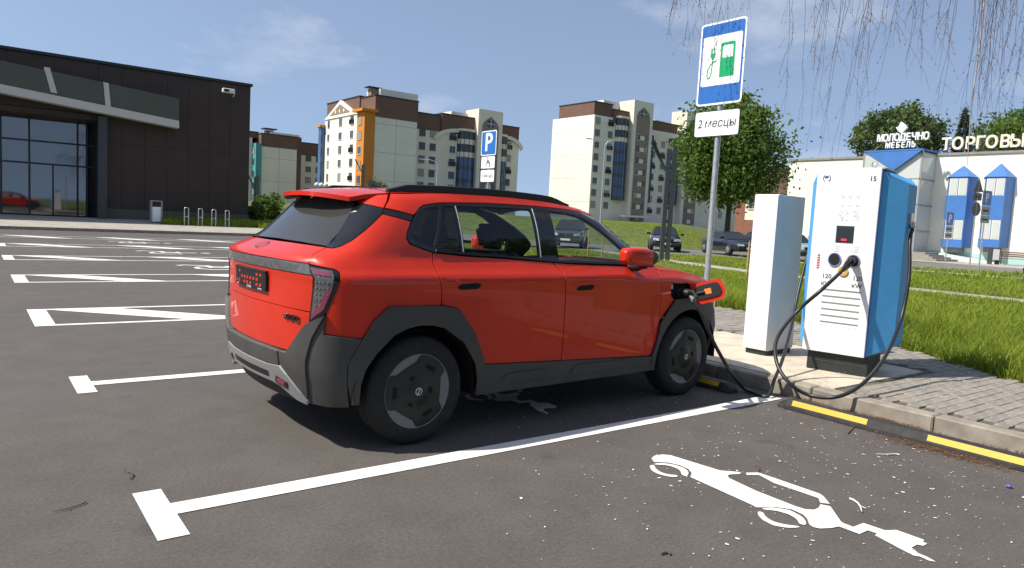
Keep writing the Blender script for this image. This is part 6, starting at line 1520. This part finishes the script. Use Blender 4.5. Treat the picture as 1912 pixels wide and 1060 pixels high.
tree_at(1356, 60, 182, 180, 402, 'round dense green tree behind the charging sign', 5, n_cl=330, per=72, size=.17, stems=2, trunk=.24)
tree_at(1660, 84, 165, 203, 310, 'broad green tree rising behind the blue shop entrance', 12, n_cl=170, per=60, size=.22, m='leaf2', group='trees behind the cream shop')
tree_at(1835, 92, 110, 215, 330, 'pale thin leaved tree behind the roof letters', 15, n_cl=60, per=26, size=.26, m='leaf2', group='trees behind the cream shop')
tree_at(1905, 78, 150, 200, 330, 'full green tree behind the cream shop beyond the pale one', 18, n_cl=150, per=55, size=.22, m='leaf', group='trees behind the cream shop')
tree_at(700, 80, 34, 330, 372, 'small bushy tree seen over the red car roof', 21, n_cl=30, per=40, size=.15, m='leaf', trunk=.08)
def bush(loc, r, label, seed, size=.09, n=40, per=60, m='leaf', group=None):
    t = empty('bush', loc); b = MB()
    for k in range(5): a = k*1.3; b.tube([(0, 0, -.1), (math.cos(a)*r*.3, math.sin(a)*r*.3, r*.7), (math.cos(a)*r*.6, math.sin(a)*r*.6, r*1.4)], [.03, .02, .01], 5)
    b.build('stems', K['bark'], t); leaves('foliage', (0, 0, r*.95), (r, r, r), n, per, size, K[m], t, seed, low=-.8); return tag(t, label, 'bush', group)
for px_, py_, dep, r, lb, sd in ((505, 400, 60, 1.05, 'leafy green bush beside the end of the dark shop', 31), (478, 405, 57, .7, 'small bush at the foot of the dark shop end wall', 32)):
    a = atd((px_, py_), dep); bush((float(a[0]), float(a[1]), terrain(float(a[0]), float(a[1]))), r, lb, sd, size=.12, n=50, group='bushes by the dark shop')
# spruce
a = atd((1779, 430), 88); x, y = float(a[0]), float(a[1]); zt3 = float(atd((1779, 203), 88)[2]); t = empty('spruce_tree', (x, y, .1))
b = MB(); b.tube([(0, 0, -.2), (0, 0, zt3)], [.25, .03], 8); b.build('trunk', K['bark'], t)
g = np.random.default_rng(4); n = 9000; u = g.random(n)**.6; z = zt3-u*(zt3-3); rad_ = .15+u*3.2*(.75+.25*np.abs(np.sin(z*4.2))); th_ = g.random(n)*6.283; rr = rad_*np.sqrt(g.random(n)*.8+.2)
P = np.stack([rr*np.cos(th_), rr*np.sin(th_), z-.15*rr], 1); dr3 = np.stack([np.cos(th_), np.sin(th_), -.35+0*th_], 1); sd_ = np.cross(dr3, g.normal(size=(n, 3))); sd_ /= np.linalg.norm(sd_, axis=1)[:, None]
np_mesh('crown', np.stack([P-dr3*.22, P+sd_*.07, P+dr3*.28, P-sd_*.07], 1), None, g.random(n), K['needles'], t); tag(t, 'dark pointed spruce behind the roof letters', 'tree', 'trees behind the cream shop')

# ---- birch whose twigs hang over the charger
BL = (9.9, -3.7, .1); bt = tag(empty('birch_tree', BL), 'birch with long drooping bare twigs hanging above the charger', 'tree')
def loc(v): return Vector((float(v[0])-BL[0], float(v[1])-BL[1], float(v[2])-BL[2]))
g = random.Random(9)
b = MB(); b.tube([(0, 0, -.2), (-.1, .05, 2.5), (-.3, .1, 5), (-.5, .3, 8), (-.6, .4, 12), (-.7, .5, 15)], [.20, .17, .15, .11, .06, .02], 12); b.build('trunk', K['birch_bark'], bt)
strands = []
def add_cluster(x0, x1, n, y0, y1, d0, d1):
    for i in range(n): strands.append((g.uniform(x0, x1), g.uniform(y0, y1), g.uniform(d0, d1)))
add_cluster(1236, 1250, 3, 60, 110, 8.2, 9); add_cluster(1275, 1345, 9, 60, 200, 8.0, 9.2); add_cluster(1375, 1385, 2, 20, 60, 8, 9); add_cluster(1455, 1560, 13, 100, 300, 7.6, 9.2); add_cluster(1520, 1560, 2, 260, 420, 7.8, 8.6); add_cluster(1570, 1720, 16, 60, 230, 7.8, 9.4); add_cluster(1735, 1905, 28, 60, 270, 7.2, 9.4); add_cluster(1770, 1912, 5, 240, 340, 7.4, 8.8)
limb_pts = {}
tw = MB(); bud = MB(); nl = 0
def wob(P0, P1, n, amp):
    out = []
    for i in range(n+1):
        t_ = i/n; p = P0.lerp(P1, t_); out.append(p+Vector((g.uniform(-1, 1), g.uniform(-1, 1), g.uniform(-.4, .4)))*amp*(.3+t_))
    return out
heads = []
for (xe_, ye, d) in strands:
    end = loc(atd((xe_, ye), d)); top = loc(atd((xe_+g.uniform(5, 55)*(1+ye/300), -90-g.uniform(0, 120)), d+g.uniform(-.2, .3))); heads.append(top)
    P = wob(top, end, 8, .018); b = MB(); b.tube(P, [.0034, .0032, .003, .0027, .0024, .002, .0017, .0014, .0009], 4, cap=False); tw.v += []; base = len(tw.v)
    tw.add(b.v, b.f, 0, True)
    for k in range(g.randint(4, 9)):
        q = P[g.randint(1, 7)]; e = q+Vector((g.uniform(-.16, .16), g.uniform(-.16, .16), -g.uniform(.12, .36))); b = MB(); b.tube([q, q.lerp(e, .5)+Vector((g.uniform(-.02, .02), 0, .02)), e], [.0017, .0013, .0008], 3, cap=False); tw.add(b.v, b.f, 0, True)
        for u_ in (.4, .7, 1):
            if g.random() < .6: c = q.lerp(e, u_); s_ = g.uniform(.004, .010); bud.add([c+Vector((s_, 0, 0)), c+Vector((0, s_, 0)), c+Vector((0, 0, -2.2*s_)), c+Vector((-s_, -s_, 0))], [(0, 1, 2), (1, 3, 2), (3, 0, 2), (0, 3, 1)])
tag(tw.build('hanging_twigs', K['birch_twig'], bt), kind='stuff'); tag(bud.build('buds', K['bud'], bt), kind='stuff')
# limbs that carry the twigs, above the picture
heads.sort(key=lambda v: v.x-v.y)
for k in range(0, len(heads), 9):
    grp = heads[k:k+9]; c = sum(grp, Vector())/len(grp); z0 = 7+g.uniform(-1, 3); st_ = Vector((-.45, .25, z0)); mid_ = st_.lerp(c, .55)+Vector((0, 0, 1.6)); b = MB(); b.tube(spline([st_, mid_, c+Vector((0, 0, .35))], 6), [.06-.0032*i for i in range(13)], 7); o = b.build('limb', K['birch_bark'], bt)
    for h_ in grp: b = MB(); b.tube([c+Vector((0, 0, .35)), c.lerp(h_, .5)+Vector((0, 0, .28)), h_], [.014, .009, .0045], 5); b.build('branch', K['birch_twig'], o)
P = [loc(atd((1846, -120), 8.4)), loc(atd((1832, 60), 8.3)), loc(atd((1815, 190), 8.25)), loc(atd((1806, 310), 8.2))]; b = MB(); b.tube(spline(P, 6), [.014-.0006*i for i in range(19)], 6); b.build('branch', K['birch_bark'], bt)
leaves('crown', (-.6, .4, 12.5), (3.6, 3.6, 3.2), 90, 40, .07, K['leaf2'], bt, 77, low=-.4)

# ---- grass blades
def in_view(x, y, z=.1, m=60):
    d = np.stack([x-CAM[0], y-CAM[1], z-CAM[2]+0*x], 1); w = d @ FW; u = IW/2+FPX*(d @ RT)/np.maximum(w, .1); v = IH/2-FPX*(d @ UP)/np.maximum(w, .1)
    return (w > 1) & (u > 330) & (u < IW+m*4) & (v < IH+m)
def near_path(x, y):
    bad = (np.abs(x-19.0) < .66) & (y < 3.5)
    for (a, c) in (((19.0, 3), (19.6, 10)), ((19.6, 10), (21.8, 16.5)), ((21.8, 16.5), (24, 22)), ((24, 22), (25, 34))):
        A = np.array(a); C = np.array(c); dv = C-A; t_ = np.clip(((x-A[0])*dv[0]+(y-A[1])*dv[1])/(dv @ dv), 0, 1); bad |= np.hypot(x-A[0]-t_*dv[0], y-A[1]-t_*dv[1]) < .64
    for (a, c) in (((36, -14), (34.5, 4)), ((34.5, 4), (33.2, 12.6)), ((33.2, 12.6), (31, 15.5))):
        A = np.array(a); C = np.array(c); dv = C-A; t_ = np.clip(((x-A[0])*dv[0]+(y-A[1])*dv[1])/(dv @ dv), 0, 1); bad |= np.hypot(x-A[0]-t_*dv[0], y-A[1]-t_*dv[1]) < .76
    A = np.array((70, -9)); C = np.array((19, 35.5)); dv = C-A; L_ = np.hypot(*dv); bad |= np.abs((x-A[0])*dv[1]-(y-A[1])*dv[0])/L_ < 5.8
    bad |= (x > 49.4) & (y < 36) & (x < 61)
    return bad
def blades(x0, x1, y0, y1, dens, h0, h1, w, seed, cond=None, clump=.5):
    g = np.random.default_rng(seed); n = int((x1-x0)*(y1-y0)*dens); x = g.uniform(x0, x1, n); y = g.uniform(y0, y1, n)
    k = in_view(x, y) & ~near_path(x, y)
    k &= ~((x < 8.35) & (y > 2.2)) & ~((x > 3) & (x < np.interp(y, [-9, -4.2, -2.45, -.95, 2.2, 40], [4.4, 4.9, 5.95, 6.95, 8.3, 8.3])-.06-.10*np.sin(y*7)*np.sin(y*3.1)))
    if cond is not None: k &= cond(x, y)
    f = .55+.45*np.sin(x*2.1+np.sin(y*1.7)*1.3)*np.sin(y*1.9+.8*np.sin(x*1.3)); x, y, f = x[k], y[k], f[k]; n = len(x)
    z = np.array([terrain(a, c) for a, c in zip(x, y)]); h = (h0+(h1-h0)*g.random(n)**1.4)*(1-clump+clump*2*f*.8+.1); th_ = g.random(n)*6.283; le = g.uniform(.3, 1.2, n)*h
    dx, dy = np.cos(th_), np.sin(th_); wx, wy = -dy*w*.5*(.6+.8*g.random(n)), dx*w*.5*(.6+.8*g.random(n))
    b0 = np.stack([x, y, z-.01], 1); m0 = b0+np.stack([dx*le*.35, dy*le*.35, h*.6], 1); t0 = b0+np.stack([dx*le, dy*le, h], 1); s = np.stack([wx, wy, 0*wx], 1)
    V1 = np.stack([b0-s, b0+s, m0+s*.8, m0-s*.8], 1); V2 = np.stack([m0-s*.8, m0+s*.8, t0+s*.12, t0-s*.12], 1)
    tone = np.clip(.15+.45*f+.4*g.random(n)-.1, 0, 1); return np.concatenate([V1, V2]), np.concatenate([tone, tone])
far_c = lambda x, y: ~((y > 31) & (x < 26))
sets = [blades(4.4, 9, -7, 8, 1500, .10, .32, .012, 1), blades(9, 12.5, -8, 10, 800, .06, .24, .013, 12), blades(12.5, 18.3, -9, 13, 520, .04, .13, .016, 2), blades(8.3, 18.3, 8, 26, 160, .04, .13, .024, 8), blades(19.6, 30, -9, 22, 150, .05, .13, .028, 3), blades(30, 49, -14, 24, 34, .08, .2, .05, 4), blades(30, 75, 24, 80, 12, .05, .13, .05, 5, far_c), blades(44, 80, 33, 70, 8, .05, .13, .05, 6, far_c)]
V_ = np.concatenate([s[0] for s in sets]); T_ = np.concatenate([s[1] for s in sets])
tag(np_mesh('meadow_grass', V_, None, T_, K['grass']), 'tall green meadow grass behind the pavement', 'grass', kind='stuff')
# grass by the dark shop
g = np.random.default_rng(3); n = 9000; x = g.uniform(5.8, 14, n); y = g.uniform(34.6, 37.7, n); k = (y > 35.2) | (x > 10.5); x, y = x[k], y[k]; n = len(x); z = .14+.0443*(y-31.16); h = g.uniform(.1, .34, n); th_ = g.random(n)*6.28
b0 = np.stack([x, y, z], 1); tp = b0+np.stack([np.cos(th_)*h*.4, np.sin(th_)*h*.4, h], 1); s = np.stack([np.full(n, .03), 0*x, 0*x], 1)
tag(np_mesh('shop_grass', np.stack([b0-s, b0+s, tp+s*.2, tp-s*.2], 1), None, g.random(n), K['grass']), 'strip of grass at the foot of the dark shop', 'grass', kind='stuff')
# broad leaved plants along the plaza edge
g = np.random.default_rng(8); n = 9000; x = g.uniform(41, 48.5, n); y = g.uniform(-12, 20, n); k = ~near_path(x, y); x, y = x[k], y[k]; n = len(x); hgt = .3+.35*np.sin(x*1.1)*np.sin(y*.9+x)**2; z = terrain(44, 0)+np.abs(hgt)*g.random(n)
a = g.normal(size=(n, 3)); a /= np.linalg.norm(a, axis=1)[:, None]; c = np.cross(a, g.normal(size=(n, 3))); c /= np.linalg.norm(c, axis=1)[:, None]; P = np.stack([x, y, z+.06], 1)
tag(np_mesh('ground_cover', np.stack([P+a*.16, P+c*.11, P-a*.16, P-c*.11], 1), None, g.random(n), K['leaf']), 'broad leaved ground cover before the shop plaza', 'plants', kind='stuff')

# unseen trees added behind the camera to keep the open sky off the car's flank
for k, (x, y, h) in enumerate(((-13, -17, 12), (-5.5, -20, 12), (17, -17, 12), (-20, -12, 11))):
    tree((x, y, 0), h, (4.6, 4.6, h*.46), 'tall leafy tree added out of view to keep sky light off the red car', 50+k, n_cl=120, per=40, size=.34, m='leaf', cz=.55, group='unseen trees added to hold back sky light')
